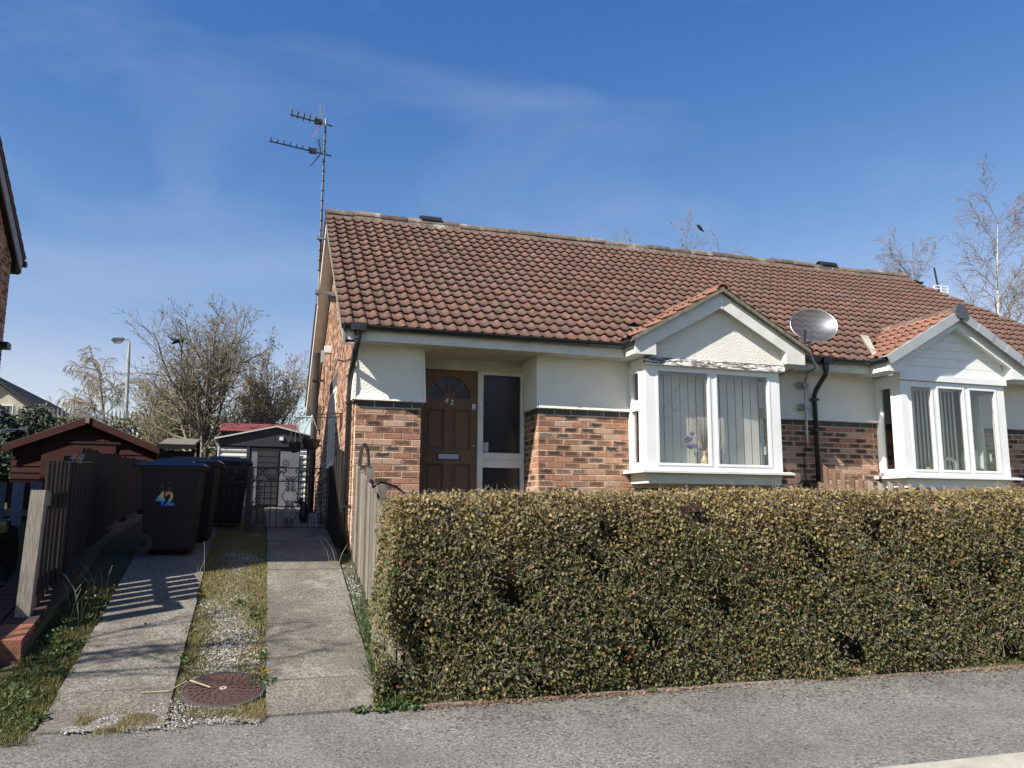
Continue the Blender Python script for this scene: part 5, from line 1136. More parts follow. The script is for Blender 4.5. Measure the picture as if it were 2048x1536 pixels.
# ------------------------------------------------------------------ metal garden shed at the end of the path
ms = thing('metal_shed', (-.72, 10.0, gz(9)), 'pale ribbed metal garden shed with dark gable at the end of the path', 'shed')
m_clad = plain('cream_steel', (.55, .57, .54), (.50, .52, .49), 3, .5); m_dsteel = plain('dark_green_steel', (.030, .034, .040), None, 4, .5); m_door2 = plain('lilac_grey_steel', (.16, .16, .19), None, 4, .5)
MX0, MX1, MY, MZ0 = -1.93, .47, 9.0, .53; MZe, MZa = 2.0, 2.30; mcx = (MX0+MX1)/2
part('shell', MB().prism_y([(MX0+.02, MZ0), (MX1-.02, MZ0), (MX1-.02, MZe-.02), (mcx, MZa-.03), (MX0+.02, MZe-.02)], MY+.05, MY+1.9), m_dsteel, ms)
z = MZ0+.04
while z < 1.80:
    for xa, xb in ((MX0+.03, -1.33), (-.20, -.06), (.0, MX1-.03)): part('cladding_rib', MB().prism_x([(MY+.05, z), (MY+.012, z+.012), (MY+.0, z+.05), (MY+.02, z+.10), (MY+.05, z+.122)][::-1], xa, xb), m_clad, ms)
    z += .125
part('corner_post', MB().box(MX0-.005, MX0+.028, MY-.012, MY+.06, MZ0, MZe), m_clad, ms)
part('gable_panel', MB().prism_y([(MX0, 1.84), (MX1, 1.84), (MX1, MZe-.03), (mcx, MZa-.05), (MX0, MZe-.03)], MY-.03, MY+.02), m_dsteel, ms)
rr = MB()
for sg in (-1, 1):
    q = [(mcx, MZa), (mcx+sg*(MX1-mcx+.08), MZe-.005)]; q = q if sg > 0 else q[::-1]
    rr.hexa([(q[0][0], MY-.10, q[0][1]-.03), (q[1][0], MY-.10, q[1][1]-.03), (q[1][0], MY+2.0, q[1][1]-.03), (q[0][0], MY+2.0, q[0][1]-.03)], [(q[0][0], MY-.10, q[0][1]), (q[1][0], MY-.10, q[1][1]), (q[1][0], MY+2.0, q[1][1]), (q[0][0], MY+2.0, q[0][1])])
part('roof', rr, m_clad, ms)
part('door_opening', MB().box(-1.30, -.62, MY-.008, MY+.03, MZ0+.02, 1.80), plain('painted_dark_interior', (.008, .008, .009), None, 4, .9), ms)  # solid near-black panel paints the shaded interior behind the open door
part('door_jamb', MB().box(-1.335, -1.27, MY-.02, MY+.03, MZ0, 1.84), m_dsteel, ms); part('door_edge', MB().box(-1.22, -1.10, MY-.016, MY+.0, MZ0+.03, 1.72), m_door2, ms)
for i in range(9): part('dark_slat', MB().box(-1.08, -.66, MY-.02, MY-.009, MZ0+.05+i*.13, MZ0+.165+i*.13), m_dsteel, ms)
sdr = part('sliding_door', MB().box(-.62, -.22, MY-.035, MY-.022, MZ0+.02, 1.74).box(-.60, -.24, MY-.043, MY-.035, 1.12, 1.16), m_door2, ms)
part('shed_lamp', MB().box(-.66, -.58, MY-.07, MY-.03, 1.98, 2.06), m_white, ms)
struct('shed_slab', MB().box(-2.1, .6, 8.6, 11.2, .30, .528), m_conc)
smh = thing('summerhouse', (-1.2, 14.5, gz(14)), 'teal summerhouse with dark red roof just showing behind the metal shed', 'summerhouse')
part('wall', MB().box(-2.0, -.2, 14.1, 15.6, gz(14)-.1, 2.62), plain('teal_paint', (.04, .10, .11), None, 5, .7), smh)
part('roof', MB().prism_x([(13.95, 2.60), (15.75, 2.60), (15.2, 2.95), (14.4, 2.86)], -2.15, -.1), plain('dark_red_felt', (.16, .035, .04), None, 7, .9), smh)

# ------------------------------------------------------------------ trees
def grow(seed, base, h, r0, spec, lean=(0, 0)):
    """returns segments [(p,q,r0,r1)], tips"""
    rd = random.Random(seed); segs_ = []; tips = []
    def rec(p, d, ln, r_, lev):
        S = spec[lev]; n = S['n']; pos = [p]; q = p.copy(); dd = d.copy(); kids = []
        for i in range(n):
            dd = (dd + Vector((rd.gauss(0, 1), rd.gauss(0, 1), rd.gauss(0, 1)))*S['wob'] + Vector((0, 0, S['grav']))).normalized()
            q2 = q + dd*(ln/n); ra = r_*(1-S['tap']*i/n); rb = r_*(1-S['tap']*(i+1)/n); segs_.append((q, q2, ra, rb, lev))
            f = (i+1)/n
            if lev+1 < len(spec) and f >= S['from']:
                for _ in range(S['kids'] if rd.random() < S['kf'] else max(0, S['kids']-1)): kids.append((q2.copy(), dd.copy(), f, rb))
            q = q2
        if lev >= len(spec)-2: tips.append((q.copy(), dd.copy()))
        for kp, kd, f, rb in kids:
            ax = Vector((rd.gauss(0, 1), rd.gauss(0, 1), rd.gauss(0, 1))).cross(kd)
            if ax.length < 1e-4: continue
            a = R(rd.gauss(S['ang'], S['ang']*.22)); nd = (kd*math.cos(a) + ax.normalized()*math.sin(a)).normalized()
            rec(kp, nd, ln*S['rat']*(1.15-.55*f)*rd.uniform(.7, 1.2), max(rb*S['rr'], S['rmin']), lev+1)
    rec(Vector(base), Vector((lean[0], lean[1], 1)).normalized(), h, r0, 0)
    return segs_, tips
def seg_mesh(name, segs_, m):
    P0 = np.array([s[0] for s in segs_]); P1 = np.array([s[1] for s in segs_]); r0_ = np.array([s[2] for s in segs_]); r1_ = np.array([s[3] for s in segs_])
    D = P1-P0; D0 = D/np.maximum(np.linalg.norm(D, axis=1), 1e-6)[:, None]; ref = np.where(np.abs(D0[:, 2:3]) < .9, np.array([[0, 0, 1.]]), np.array([[1., 0, 0]]))
    a = np.cross(D0, ref); a /= np.linalg.norm(a, axis=1)[:, None]; b = np.cross(D0, a); S = 4; P1 = P1 + D0*r1_[:, None]*.5
    vs_ = []
    for C_, r_ in ((P0, r0_), (P1, r1_)):
        for k in range(S): an = 2*math.pi*k/S; vs_.append(C_ + (a*math.cos(an)+b*math.sin(an))*r_[:, None])
    V = np.stack(vs_, 1).reshape(-1, 3); base = (np.arange(len(segs_))*2*S)[:, None]
    F = np.concatenate([base + np.array([[k, (k+1) % S, S+(k+1) % S, S+k]]) for k in range(S)], 0); return np_mesh(name, V, F, m, smooth=True)
def tree(name, seed, base, h, r0, spec, mt, mc, label, leaf=None, lean=(0, 0), trunk_lev=0):
    t_ = thing(name, base, label, 'tree'); sg, tips = grow(seed, base, h, r0, spec, lean)
    link('trunk', seg_mesh('trunk', [s for s in sg if s[4] <= trunk_lev], mt), t_)
    o = link('crown', seg_mesh('crown', [s for s in sg if s[4] > trunk_lev], mc), t_); o['kind'] = 'stuff'
    if leaf:
        n, size, ml, zlo, zhi = leaf; cs = [s for s in sg if s[4] >= len(spec)-2]; idx = rng.integers(0, len(cs), n); f = rng.uniform(0, 1, n)[:, None]
        P = np.array([cs[i][0] for i in idx])*(1-f) + np.array([cs[i][1] for i in idx])*f + rng.normal(0, size*.6, (n, 3))
        pk_ = rng.uniform(0, 1, n) > np.clip((P[:, 2]-zlo)/(zhi-zlo), 0, .82); P = P[pk_]
        V, F = leaves_np(P, np.tile([-.4, -.3, 1.], (len(P), 1)), size); o = link('buds', np_mesh('buds', V, F, ml), t_); o['kind'] = 'stuff'
    return t_
m_bark = plain('grey_bark', (.20, .18, .15), (.11, .10, .085), 12, .95, .5, 50); m_twig = plain('brown_twig', (.25, .215, .17), (.16, .135, .105), 9, .9)
m_birch = plain('birch_bark', (.62, .58, .51), (.44, .40, .34), 9, .8, .3, 40, dirt=((.12, .10, .09), .7)); m_birch_t = plain('birch_twig', (.23, .20, .185), (.15, .125, .115), 9, .9); m_pale_t = plain('pale_twig', (.30, .255, .19), (.22, .185, .14), 9, .9)
m_bud = mat_leaf('spring_bud', [(0, (.12, .12, .045)), (.4, (.20, .22, .06)), (.7, (.15, .13, .06)), (1, (.26, .28, .08))], .35, .6)
m_gold = mat_leaf('golden_leaf', [(0, (.20, .13, .03)), (.5, (.30, .17, .03)), (1, (.14, .11, .04))], .3, .6)
spec_bud = [dict(n=5, wob=.05, grav=.05, tap=.35, kids=5, kf=.9, **{'from': .2}, ang=36, rat=.95, rr=.48, rmin=.02),
            dict(n=6, wob=.10, grav=.10, tap=.7, kids=2, kf=.75, **{'from': .15}, ang=38, rat=.46, rr=.6, rmin=.010),
            dict(n=5, wob=.15, grav=.08, tap=.7, kids=2, kf=.8, **{'from': .1}, ang=42, rat=.50, rr=.6, rmin=.006),
            dict(n=3, wob=.18, grav=.06, tap=.6, kids=1, kf=.7, **{'from': .3}, ang=45, rat=.55, rr=.7, rmin=.005),
            dict(n=2, wob=.2, grav=.05, tap=.5, kids=0, kf=0, **{'from': 1}, ang=40, rat=.5, rr=.6, rmin=.005)]
tree('budding_tree', 11, (-2.62, 15.2, gz(15)), 3.3, .12, spec_bud, m_bark, m_twig, 'many-stemmed budding tree rising behind the metal shed', (11000, .07, m_bud, 1.6, 5.4), lean=(.12, 0))
tree('rowan_tree', 23, (-1.0, 17.5, gz(17)), 2.5, .09, spec_bud, m_bark, m_twig, 'bushy tree with golden leaves between the metal shed and the house', (6000, .08, m_gold, 2.0, 5.5))
tree('thicket_tree', 31, (-4.2, 18.5, gz(18)), 2.2, .09, spec_bud, m_bark, m_twig, 'lower tangled budding tree left of the many-stemmed tree', (3500, .08, m_bud, 2.0, 6.5))
spec_weep = [dict(n=8, wob=.05, grav=.05, tap=.6, kids=3, kf=.8, **{'from': .3}, ang=48, rat=.62, rr=.5, rmin=.04),
             dict(n=8, wob=.10, grav=-.03, tap=.7, kids=2, kf=.7, **{'from': .2}, ang=42, rat=.42, rr=.5, rmin=.02),
             dict(n=6, wob=.10, grav=-.22, tap=.6, kids=2, kf=.55, **{'from': .2}, ang=35, rat=.62, rr=.6, rmin=.012),
             dict(n=5, wob=.08, grav=-.4, tap=.5, kids=0, kf=0, **{'from': 1}, ang=30, rat=.5, rr=.6, rmin=.007)]
tree('weeping_birch', 5, (-10.1, 45, gz(45)), 5.6, .16, spec_weep, m_pale_t, m_pale_t, 'distant pale weeping birch left of the street lamp')
tree('weeping_birch', 9, (-12.6, 47, gz(47)), 3.6, .12, spec_weep, m_pale_t, m_pale_t, 'distant pale low birch at the left of the weeping birch')
spec_birch = [dict(n=24, wob=.022, grav=.03, tap=.95, kids=2, kf=.8, **{'from': .2}, ang=40, rat=.31, rr=.40, rmin=.014),
              dict(n=8, wob=.06, grav=.06, tap=.8, kids=2, kf=.7, **{'from': .2}, ang=34, rat=.40, rr=.5, rmin=.009),
              dict(n=6, wob=.09, grav=-.04, tap=.7, kids=2, kf=.5, **{'from': .15}, ang=34, rat=.48, rr=.6, rmin=.006),
              dict(n=5, wob=.09, grav=-.22, tap=.5, kids=0, kf=0, **{'from': 1}, ang=32, rat=.5, rr=.6, rmin=.005)]
tree('silver_birch', 42, (25.3, 14.0, gz(14)), 10.9, .16, spec_birch, m_birch, m_birch_t, 'tall bare silver birch with white trunk beyond the right roof', lean=(.05, 0))
tree('bare_tree', 17, (24.2, 15.5, gz(15)), 9.2, .11, spec_birch, m_bark, m_birch_t, 'shorter bare tree left of the white-trunked birch', lean=(-.03, 0))
tree('bare_tree', 19, (28.6, 14.5, gz(14)), 8.0, .11, spec_birch, m_bark, m_birch_t, 'bare tree spreading at the right edge below the birch', lean=(-.02, 0))
tree('bare_tree', 27, (14.15, 18.0, gz(18)), 6.1, .10, spec_bud, m_bark, m_twig, 'bare budding treetop peeping over the middle of the roof ridge', (900, .1, m_bud, 5, 30))
spec_st = [dict(n=8, wob=.05, grav=.04, tap=.6, kids=3, kf=.7, **{'from': .35}, ang=50, rat=.62, rr=.5, rmin=.03),
           dict(n=6, wob=.12, grav=.04, tap=.7, kids=2, kf=.7, **{'from': .25}, ang=42, rat=.45, rr=.55, rmin=.012),
           dict(n=5, wob=.15, grav=.02, tap=.6, kids=1, kf=.8, **{'from': .2}, ang=42, rat=.5, rr=.6, rmin=.007),
           dict(n=3, wob=.15, grav=.0, tap=.5, kids=0, kf=0, **{'from': 1}, ang=40, rat=.5, rr=.6, rmin=.005)]
tree('front_garden_tree', 61, (-6.6, -4.55, gz(-4.3)), 4.3, .085, spec_st, m_bark, m_twig, 'bare front garden tree left of the frame that throws branch shadows on the drive')
tree('street_tree', 66, (11.0, -17.0, -1.05), 7.0, .14, spec_st, m_bark, m_twig, 'bare street tree across the road, mirrored in the bay window')
ev = thing('evergreen_bush', (-6.6, 12.3, gz(12)), 'dark blue-green conifer bush behind the red-brown shed', 'bush')
n = 9000; u = rng.normal(size=(n, 3)); u /= np.linalg.norm(u, axis=1)[:, None]; rr_ = rng.uniform(.55, 1, n)[:, None]
P = np.array([-6.75, 12.4, 1.65]) + u*rr_*np.array([1.05, .9, 1.25])*(1+.18*np.sin(u[:, :1]*7+u[:, 2:]*5)); V, F = leaves_np(P, u+np.array([0, 0, .4]), .11)
o = link('foliage', np_mesh('foliage', V, F, mat_leaf('conifer_leaf', [(0, (.012, .024, .018)), (.6, (.025, .045, .03)), (1, (.05, .07, .04))], .1, .7)), ev); o['kind'] = 'stuff'
part('stem', MB().tube([(-6.75, 12.4, gz(12)-.05), (-6.75, 12.4, 2.2)], [.07, .03], 6), m_bark, ev)
# ivy-grown bank hedge below the palisade fence
iv = thing('ivy_bank', (-7.2, 25.2, gz(25)), 'straggling ivy growing along the palisade fence on the bank', 'ivy')
n = 9000; x = rng.uniform(-13, -2.5, n); y = 25.4 + rng.normal(0, .28, n); z = gz(25.3) + rng.uniform(0, 1, n)**1.3*(1.35+.3*np.sin(x*1.9)+.2*np.sin(x*5.3)); V, F = leaves_np(np.stack([x, y, z], 1), np.tile([-.3, -1, .5], (n, 1)), .13)
o = link('foliage', np_mesh('foliage', V, F, mat_leaf('ivy_leaf', [(0, (.035, .04, .018)), (.5, (.075, .075, .035)), (.8, (.13, .115, .07)), (1, (.19, .17, .11))], .15, .6)), iv); o['kind'] = 'stuff'
pal = thing('palisade_fence', (-7, 26, gz(26)), 'grey steel palisade fence on the bank behind the sheds', 'fence')
m_pal = plain('grey_steel_fence', (.17, .175, .18), None, 5, .6); pme = MB().prism_y([(-.035, 0), (.035, 0), (.035, 1.62), (.0, 1.75), (-.035, 1.62)], -.006, .006).mesh('pale', m_pal)
for i in range(74): inst('pale', pme, Matrix.Translation((-13+i*.15, 26, gz(26)-.03)), pal)
for z in (.5, 1.3): part('rail', MB().box(-13.1, -1.9, 26.007, 26.05, gz(26)+z, gz(26)+z+.06), m_pal, pal)

# ------------------------------------------------------------------ street lamp, far houses
sl_ = thing('street_lamp', (-6.95, 30, gz(30)), 'tall grey street lamp with hooded head left of the budding tree', 'street lamp')
part('column', MB().tube([(-6.85, 30, gz(30)-.1), (-6.93, 30, 4.5), (-7.02, 30, 7.2), (-7.03, 30, 7.85)], [.10, .085, .075, .05], 10), plain('lamp_grey', (.33, .33, .31), (.25, .25, .24), 6, .6), sl_)
part('arm', MB().tube([(-7.03, 30, 7.80), (-7.04, 30, 7.95), (-7.12, 30, 8.04), (-7.35, 30, 8.05)], .035, 8), m_grey_pl, sl_)
lh = part('lamp_head', MB().hexa([(-7.78, 29.87, 7.93), (-7.28, 29.90, 7.97), (-7.28, 30.10, 7.97), (-7.78, 30.13, 7.93)], [(-7.70, 29.90, 8.07), (-7.28, 29.93, 8.10), (-7.28, 30.07, 8.10), (-7.70, 30.10, 8.07)]), plain('dark_lamp', (.05, .055, .065), None, 5, .5), sl_)
part('lamp_lens', MB().hexa([(-7.66, 29.92, 7.83), (-7.42, 29.92, 7.84), (-7.42, 30.08, 7.84), (-7.66, 30.08, 7.83)], [(-7.76, 29.89, 7.93), (-7.30, 29.91, 7.965), (-7.30, 30.09, 7.965), (-7.76, 30.11, 7.93)]), m_grey_pl, lh)
m_slate = mat_tile('dark_slate_tile', (.060, .062, .085), (.045, .048, .065), .2); m_cream = plain('cream_render', (.50, .46, .38), None, 3, .9)
fh = thing('far_house', (-12.5, 34, gz(33)), 'far cream house with dark tiled roof sloping down at the left edge', 'house')
part('wall', MB().prism_y([(-14.6, gz(30)-.2), (-10.2, gz(30)-.2), (-10.2, 4.45), (-12.4, 6.0), (-14.6, 4.45)], 29.6, 42), m_cream, fh)
rfh = part('roof', MB().hexa([(-12.4, 29.2, 6.08), (-9.9, 29.2, 4.28), (-9.9, 42.4, 4.28), (-12.4, 42.4, 6.08)], [(-12.4, 29.2, 6.18), (-9.9, 29.2, 4.38), (-9.9, 42.4, 4.38), (-12.4, 42.4, 6.18)]).hexa([(-14.9, 29.2, 4.28), (-12.4, 29.2, 6.08), (-12.4, 42.4, 6.08), (-14.9, 42.4, 4.28)], [(-14.9, 29.2, 4.38), (-12.4, 29.2, 6.18), (-12.4, 42.4, 6.18), (-14.9, 42.4, 4.38)]), m_slate, fh)
for i in range(9):
    f0 = i/9; f1 = (i+1.1)/9; q = lambda f, dz: (-12.4+2.5*f, 6.19-1.8*f+dz)
    (xa, za), (xb, zb_) = q(f0, 0), q(f1, .06)
    part('tile_course', MB().hexa([(xa, 29.15, za), (xb, 29.15, zb_-.05), (xb, 42.4, zb_-.05), (xa, 42.4, za)], [(xa, 29.15, za+.02), (xb, 29.15, zb_), (xb, 42.4, zb_), (xa, 42.4, za+.02)]), m_slate, rfh)
wn = part('window', MB().box(-11.9, -11.3, 29.57, 29.6, 4.2, 4.8), m_white, fh); part('pane', MB().box(-11.84, -11.36, 29.56, 29.57, 4.26, 4.74), m_cglass, wn)
part('gutter', MB().tube([(-9.88, 29.2, 4.30), (-9.88, 42.4, 4.30)], .07, 6), m_black, fh)
f2 = thing('far_bungalow', (-2.5, 52, gz(52)), 'small far blue-grey roof beyond the palisade fence right of the lamp', 'house')
part('wall', MB().box(-9.0, -5.2, 52, 56, gz(52)-.2, 6.0), m_cream, f2); part('roof', MB().prism_x([(51.6, 6.0), (56.4, 6.0), (54, 6.9)], -9.3, -4.9), m_slate, f2)
# houses across the road, seen only as reflections in the panes
for i, (xa, xb, lab) in enumerate(((-7.5, 1.0, 'brick house with front gable across the road, mirrored in the left bay pane'), (4.0, 13.0, 'wide brick house across the road, mirrored in the right bay pane'))):
    oh = thing('opposite_house', ((xa+xb)/2, -26, -1.05), lab, 'house'); xm = (xa+xb)/2
    part('wall', MB().prism_y([(xa, -1.1), (xb, -1.1), (xb, 3.9), (xm, 6.2), (xa, 3.9)], -30, -24), m_brick, oh)
    r_ = MB()
    for sg in (-1, 1):
        q = [(xm, 6.3), (xm+sg*((xb-xa)/2+.4), 3.72)]; q = q if sg > 0 else q[::-1]
        r_.hexa([(q[0][0], -30.3, q[0][1]), (q[1][0], -30.3, q[1][1]), (q[1][0], -23.6, q[1][1]), (q[0][0], -23.6, q[0][1])], [(q[0][0], -30.3, q[0][1]+.1), (q[1][0], -30.3, q[1][1]+.1), (q[1][0], -23.6, q[1][1]+.1), (q[0][0], -23.6, q[0][1]+.1)])
    part('roof', r_, m_tile, oh)
    for xw in (xm-2.2, xm+1.0):
        for zw in (.2, 2.4): wo_ = part('window', MB().box(xw, xw+1.3, -23.99, -23.94, zw, zw+1.1), m_pvc, oh); part('pane', MB().box(xw+.08, xw+1.22, -23.94, -23.93, zw+.08, zw+1.02), m_cglass, wo_)

# ------------------------------------------------------------------ manhole cover, twigs, dandelion
mc_, my_ = Vector((-1.195, -3.28)), -3.28
sa = math.atan(.85/3.7); Mm = Matrix.Translation((-1.195, -3.28, gz(-3.28)+.004)) @ Matrix.Rotation(sa, 4, 'X')
mh = thing('manhole_cover', (-1.195, -3.28, gz(-3.28)), 'round rusty manhole cover in the gravel strip of the drive', 'manhole cover')
part('rim', MB().lathe([(.285, -.03), (.285, .012), (.262, .016), (.262, -.02)], (0, 0, 0), 48).rot(Mm), plain('dark_rim', (.06, .058, .058), None, 30, .8, .5, 90), mh)
part('lid', MB().lathe([(.258, -.03), (.258, .014), (.25, .017), (.001, .017)], (0, 0, 0), 48).rot(Mm), m_rust, mh)
stud = MB()
for r_, k in ((.06, 6), (.10, 12), (.14, 18), (.18, 22), (.22, 28)):
    for i in range(k):
        a = 2*math.pi*(i+.5*(r_ > .12))/k; q = MB().box(-.014, .014, -.0045, .0045, .016, .022); stud.v += [tuple(Mm @ Matrix.Rotation(a, 4, 'Z') @ Matrix.Translation((r_, 0, 0)) @ Matrix.Rotation(R(35), 4, 'Z') @ Vector(p)) for p in q.v]; n0 = len(stud.v)-8; stud.f += [tuple(j+n0 for j in f_) for f_ in q.f]
part('studs', stud, m_rust, mh, kind='stuff'); part('keyhole', MB().lathe([(.024, .015), (.024, .021), (.012, .021), (.012, .015)], (0, 0, 0), 16).rot(Mm), m_kerb, mh)
dry = MB().tube([(-1.72, -3.30, gz(-3.3)+.03), (-1.55, -3.31, gz(-3.3)+.032), (-1.44, -3.22, gz(-3.2)+.05)], .0042, 6); solo('fallen_straw', dry, plain('straw', (.45, .39, .27), None, 20, .9), 'bent straw-coloured stem lying from the drive to the manhole cover', 'stem')
solo('dry_stick', MB().tube([(-1.42, -3.22, gz(-3.2)+.055), (-1.28, -3.29, gz(-3.29)+.035)], .0055, 6), plain('straw_dark', (.48, .40, .28), None, 20, .9), 'short straw-coloured stick resting on the manhole cover rim', 'stick')
da = thing('dandelion', (-.92, -3.16, gz(-3.16)), 'yellow dandelion in flower beside the path near the manhole', 'dandelion')
dc = Vector((-.905, -3.20, gz(-3.2)+.085)); pt = MB()
for i in range(34):
    a = i*2.4; r_ = .004+.022*math.sqrt(i/34); q = dc + Vector((math.cos(a)*r_, math.sin(a)*r_-.004, .012-.25*r_)); pt.quad(dc, q+Vector((-.004, 0, 0)), q+Vector((0, -.002, .004)), q+Vector((.004, 0, 0)))
part('flower_head', pt, plain('dandelion_yellow', (.80, .52, .02), None, 20, .7), da); part('stalk', MB().tube([(-.92, -3.17, gz(-3.17)), dc], .003, 5), plain('stalk', (.10, .14, .05), None, 20, .7), da)

# ------------------------------------------------------------------ grass, weeds, gravel
gzv = lambda y: np.interp(y, GY, GZ)
def blades_np(x, y, z, h, wd, spread=.5):
    n = len(x); a = rng.uniform(0, 2*math.pi, n); L_ = h*rng.uniform(.45, 1.25, n); bx, by = np.cos(a), np.sin(a); ln = rng.normal(0, spread, (n, 2))*L_[:, None]
    B = np.stack([x, y, z], 1); s_1 = np.stack([bx, by, 0*x], 1)*wd*.5
    M_ = B + np.concatenate([ln*.35, (L_*.6)[:, None]], 1); T = B + np.concatenate([ln, (L_*.92)[:, None]], 1)
    V = np.stack([B-s_1, B+s_1, M_+s_1*.8, M_-s_1*.8, T], 1).reshape(-1, 3); b0 = (np.arange(n)*5)[:, None]
    F = np.concatenate([b0+np.array([[0, 1, 2, 3]]), b0+np.array([[3, 2, 4, 4]])], 0); return V, F
def grass_obj(name, x, y, h, wd, m, label, dz=0., spread=.5):
    V, F = blades_np(x, y, gzv(y)-.012+dz, h, wd, spread)
    me = bpy.data.meshes.new(name); F2 = [tuple(f) if f[2] != f[3] and len(set(f)) == 4 else (f[0], f[1], f[2]) for f in F.tolist()]
    me.from_pydata(V.tolist(), [], F2); me.materials.append(m); o = link(name, me, None, label=label, category='grass'); o['kind'] = 'stuff'; return o
m_grass = mat_leaf('strip_grass_leaf', [(0, (.11, .11, .035)), (.35, (.19, .175, .055)), (.7, (.28, .235, .085)), (1, (.36, .29, .13))], .3, .7)
m_grassg = mat_leaf('verge_grass_leaf', [(0, (.055, .07, .022)), (.45, (.10, .115, .033)), (.8, (.18, .17, .055)), (1, (.29, .24, .10))], .3, .65)
m_weed = mat_leaf('weed_leaf', [(0, (.035, .06, .018)), (.5, (.06, .095, .028)), (1, (.11, .14, .04))], .25, .5)
m_drygr = mat_leaf('dry_grass', [(0, (.16, .13, .05)), (.5, (.24, .20, .09)), (1, (.32, .27, .14))], .3, .7)
def patchy(x, y, sc=3.): return (np.sin(x*sc*2.1+y*sc)+np.sin(y*sc*1.7-x*sc*1.3+1)+np.sin(x*sc*4.3+2)*np.sin(y*sc*3.1))/3
n = 46000; x = rng.uniform(-1.57, -.87, n); y = rng.uniform(-3.7, 1.4, n); ed = np.minimum(x+1.53, -.90-x)
k = (rng.uniform(0, 1, n) < np.where(ed < 0, (np.sin(y*7.3)+np.sin(y*17.1+1) > .2)*.6, np.clip(.98-ed*3.2, .16, 1))*.85 + .5*np.clip((y+2.1)*1.2, 0, 1)) & (patchy(x, y) > -.35+rng.normal(0, .3, n)) & (((x+1.195)**2+(y+3.28)**2) > .085)
grass_obj('strip_grass', x[k], y[k], .045, .004, m_grass, 'short yellow-green grass edging the gravel strip between the concrete tracks')
n = 6500; x = rng.uniform(-2.62, -2.20, n); y = rng.uniform(-4.0, -.9, n); k = (x < -2.26 + .05*np.sin(y*9)+rng.normal(0, .02, n)) & (patchy(x, y, 2.) > -.6)
grass_obj('verge_grass', x[k], y[k], .062, .005, m_grassg, 'lush green grass verge between the left brick edging and the drive')
n = 9000; x = rng.uniform(-4.2, -2.28, n); y = rng.uniform(-3.98, -2.66, n); k = patchy(x, y, 1.7) > -.8
grass_obj('corner_grass', x[k], y[k], .075, .005, m_grassg, 'tufty grass at the lower left corner in front of the brick edging')
n = 9000; x = rng.uniform(-2.05, -.92, n); y = -3.70 + rng.normal(0, .085, n) + .22*np.clip(1-np.abs(x+1.35)/.4, 0, 1); k = (patchy(x, y, 4.) > -.1) & ((x+1.195)**2+(y+3.28)**2 > .10)
grass_obj('edge_grass', x[k], y[k], .035, .004, m_drygr, 'dry moss and grass along the front edge of the drive', .02)
n = 5200; x = -.055+rng.normal(0, .05, n); y = rng.uniform(-3.75, -.5, n); k = (rng.uniform(0, 1, n) < np.clip((-y-1.2)/2.0, .08, 1)) & (x > -.19)
grass_obj('fence_foot_weeds', x[k], y[k], .10, .007, m_weed, 'green weeds growing at the foot of the path fence', .0, .7)
def rosette(name, pts, size, m, label):
    P = []; Nn_ = []
    for (x0, y0, sp, k) in pts:
        a = rng.uniform(0, 6.28, k); r_ = rng.uniform(.1, 1, k)*sp; yv = y0+r_*np.sin(a); P.append(np.stack([x0+r_*np.cos(a), yv, gzv(yv)+.012+rng.uniform(0, .5, k)*sp*.45], 1)); Nn_.append(np.stack([np.cos(a)*.5, np.sin(a)*.5, 1+0*a], 1))
    V, F = leaves_np(np.vstack(P), np.vstack(Nn_), size); o = link(name, np_mesh(name, V, F, m), None, label=label, category='weeds'); o['kind'] = 'stuff'
rosette('corner_weeds', [(-.02, -3.62, .15, 260), (-.06, -3.45, .12, 160), (-.16, -3.72, .10, 110), (-.30, -3.745, .06, 50), (.04, -3.75, .09, 90), (-.02, -3.2, .1, 90), (-.03, -2.9, .07, 50)], .035, m_weed, 'clump of leafy green weeds at the hedge corner on the path')
rosette('drive_weeds', [(-.93, -3.2, .10, 90), (-1.0, -1.95, .09, 70), (-.97, -1.75, .08, 60), (-1.5, -2.75, .08, 50), (-.93, -2.75, .07, 40), (-1.15, -1.55, .06, 40), (-1.85, -2.05, .05, 24), (-1.52, -2.2, .06, 40), (1.9, -3.72, .06, 16)], .03, m_weed, 'small leafy weeds dotted along the concrete track edges')
rosette('verge_weeds', [(-2.40+random.uniform(-.16, .12), -3.75+i*.17, .13, 120) for i in range(15)], .035, m_weed, 'dark broad-leaved weeds in the verge below the brick edging')
def stones_np(x, y, z, s_1):
    n = len(x); base = np.array([(1, 0, 0), (-1, 0, 0), (0, 1, 0), (0, -1, 0), (0, 0, 1), (0, 0, -1)], float); f = np.array([(0, 2, 4), (2, 1, 4), (1, 3, 4), (3, 0, 4), (2, 0, 5), (1, 2, 5), (3, 1, 5), (0, 3, 5)])
    sc = s_1[:, None, None]*rng.uniform(.55, 1.25, (n, 1, 3))*np.array([1, 1, .7]); V = base[None]*sc + rng.normal(0, .18, (n, 6, 3))*s_1[:, None, None]
    a = rng.uniform(0, 6.28, n); c, s = np.cos(a), np.sin(a); X_ = V[..., 0]*c[:, None]-V[..., 1]*s[:, None]; Y_ = V[..., 0]*s[:, None]+V[..., 1]*c[:, None]; V = np.stack([X_+x[:, None], Y_+y[:, None], V[..., 2]+z[:, None]], -1)
    return V.reshape(-1, 3), (np.arange(n)[:, None, None]*6+f[None]).reshape(-1, 3)
t = NT('gravel_stone'); t.P(); t.set(t.ramp(t.pos.outputs['Random Per Island'], [(0, (.10, .097, .09)), (.35, (.19, .18, .165)), (.7, (.28, .27, .25)), (.92, (.44, .42, .385)), (1, (.24, .19, .145))]), .85)
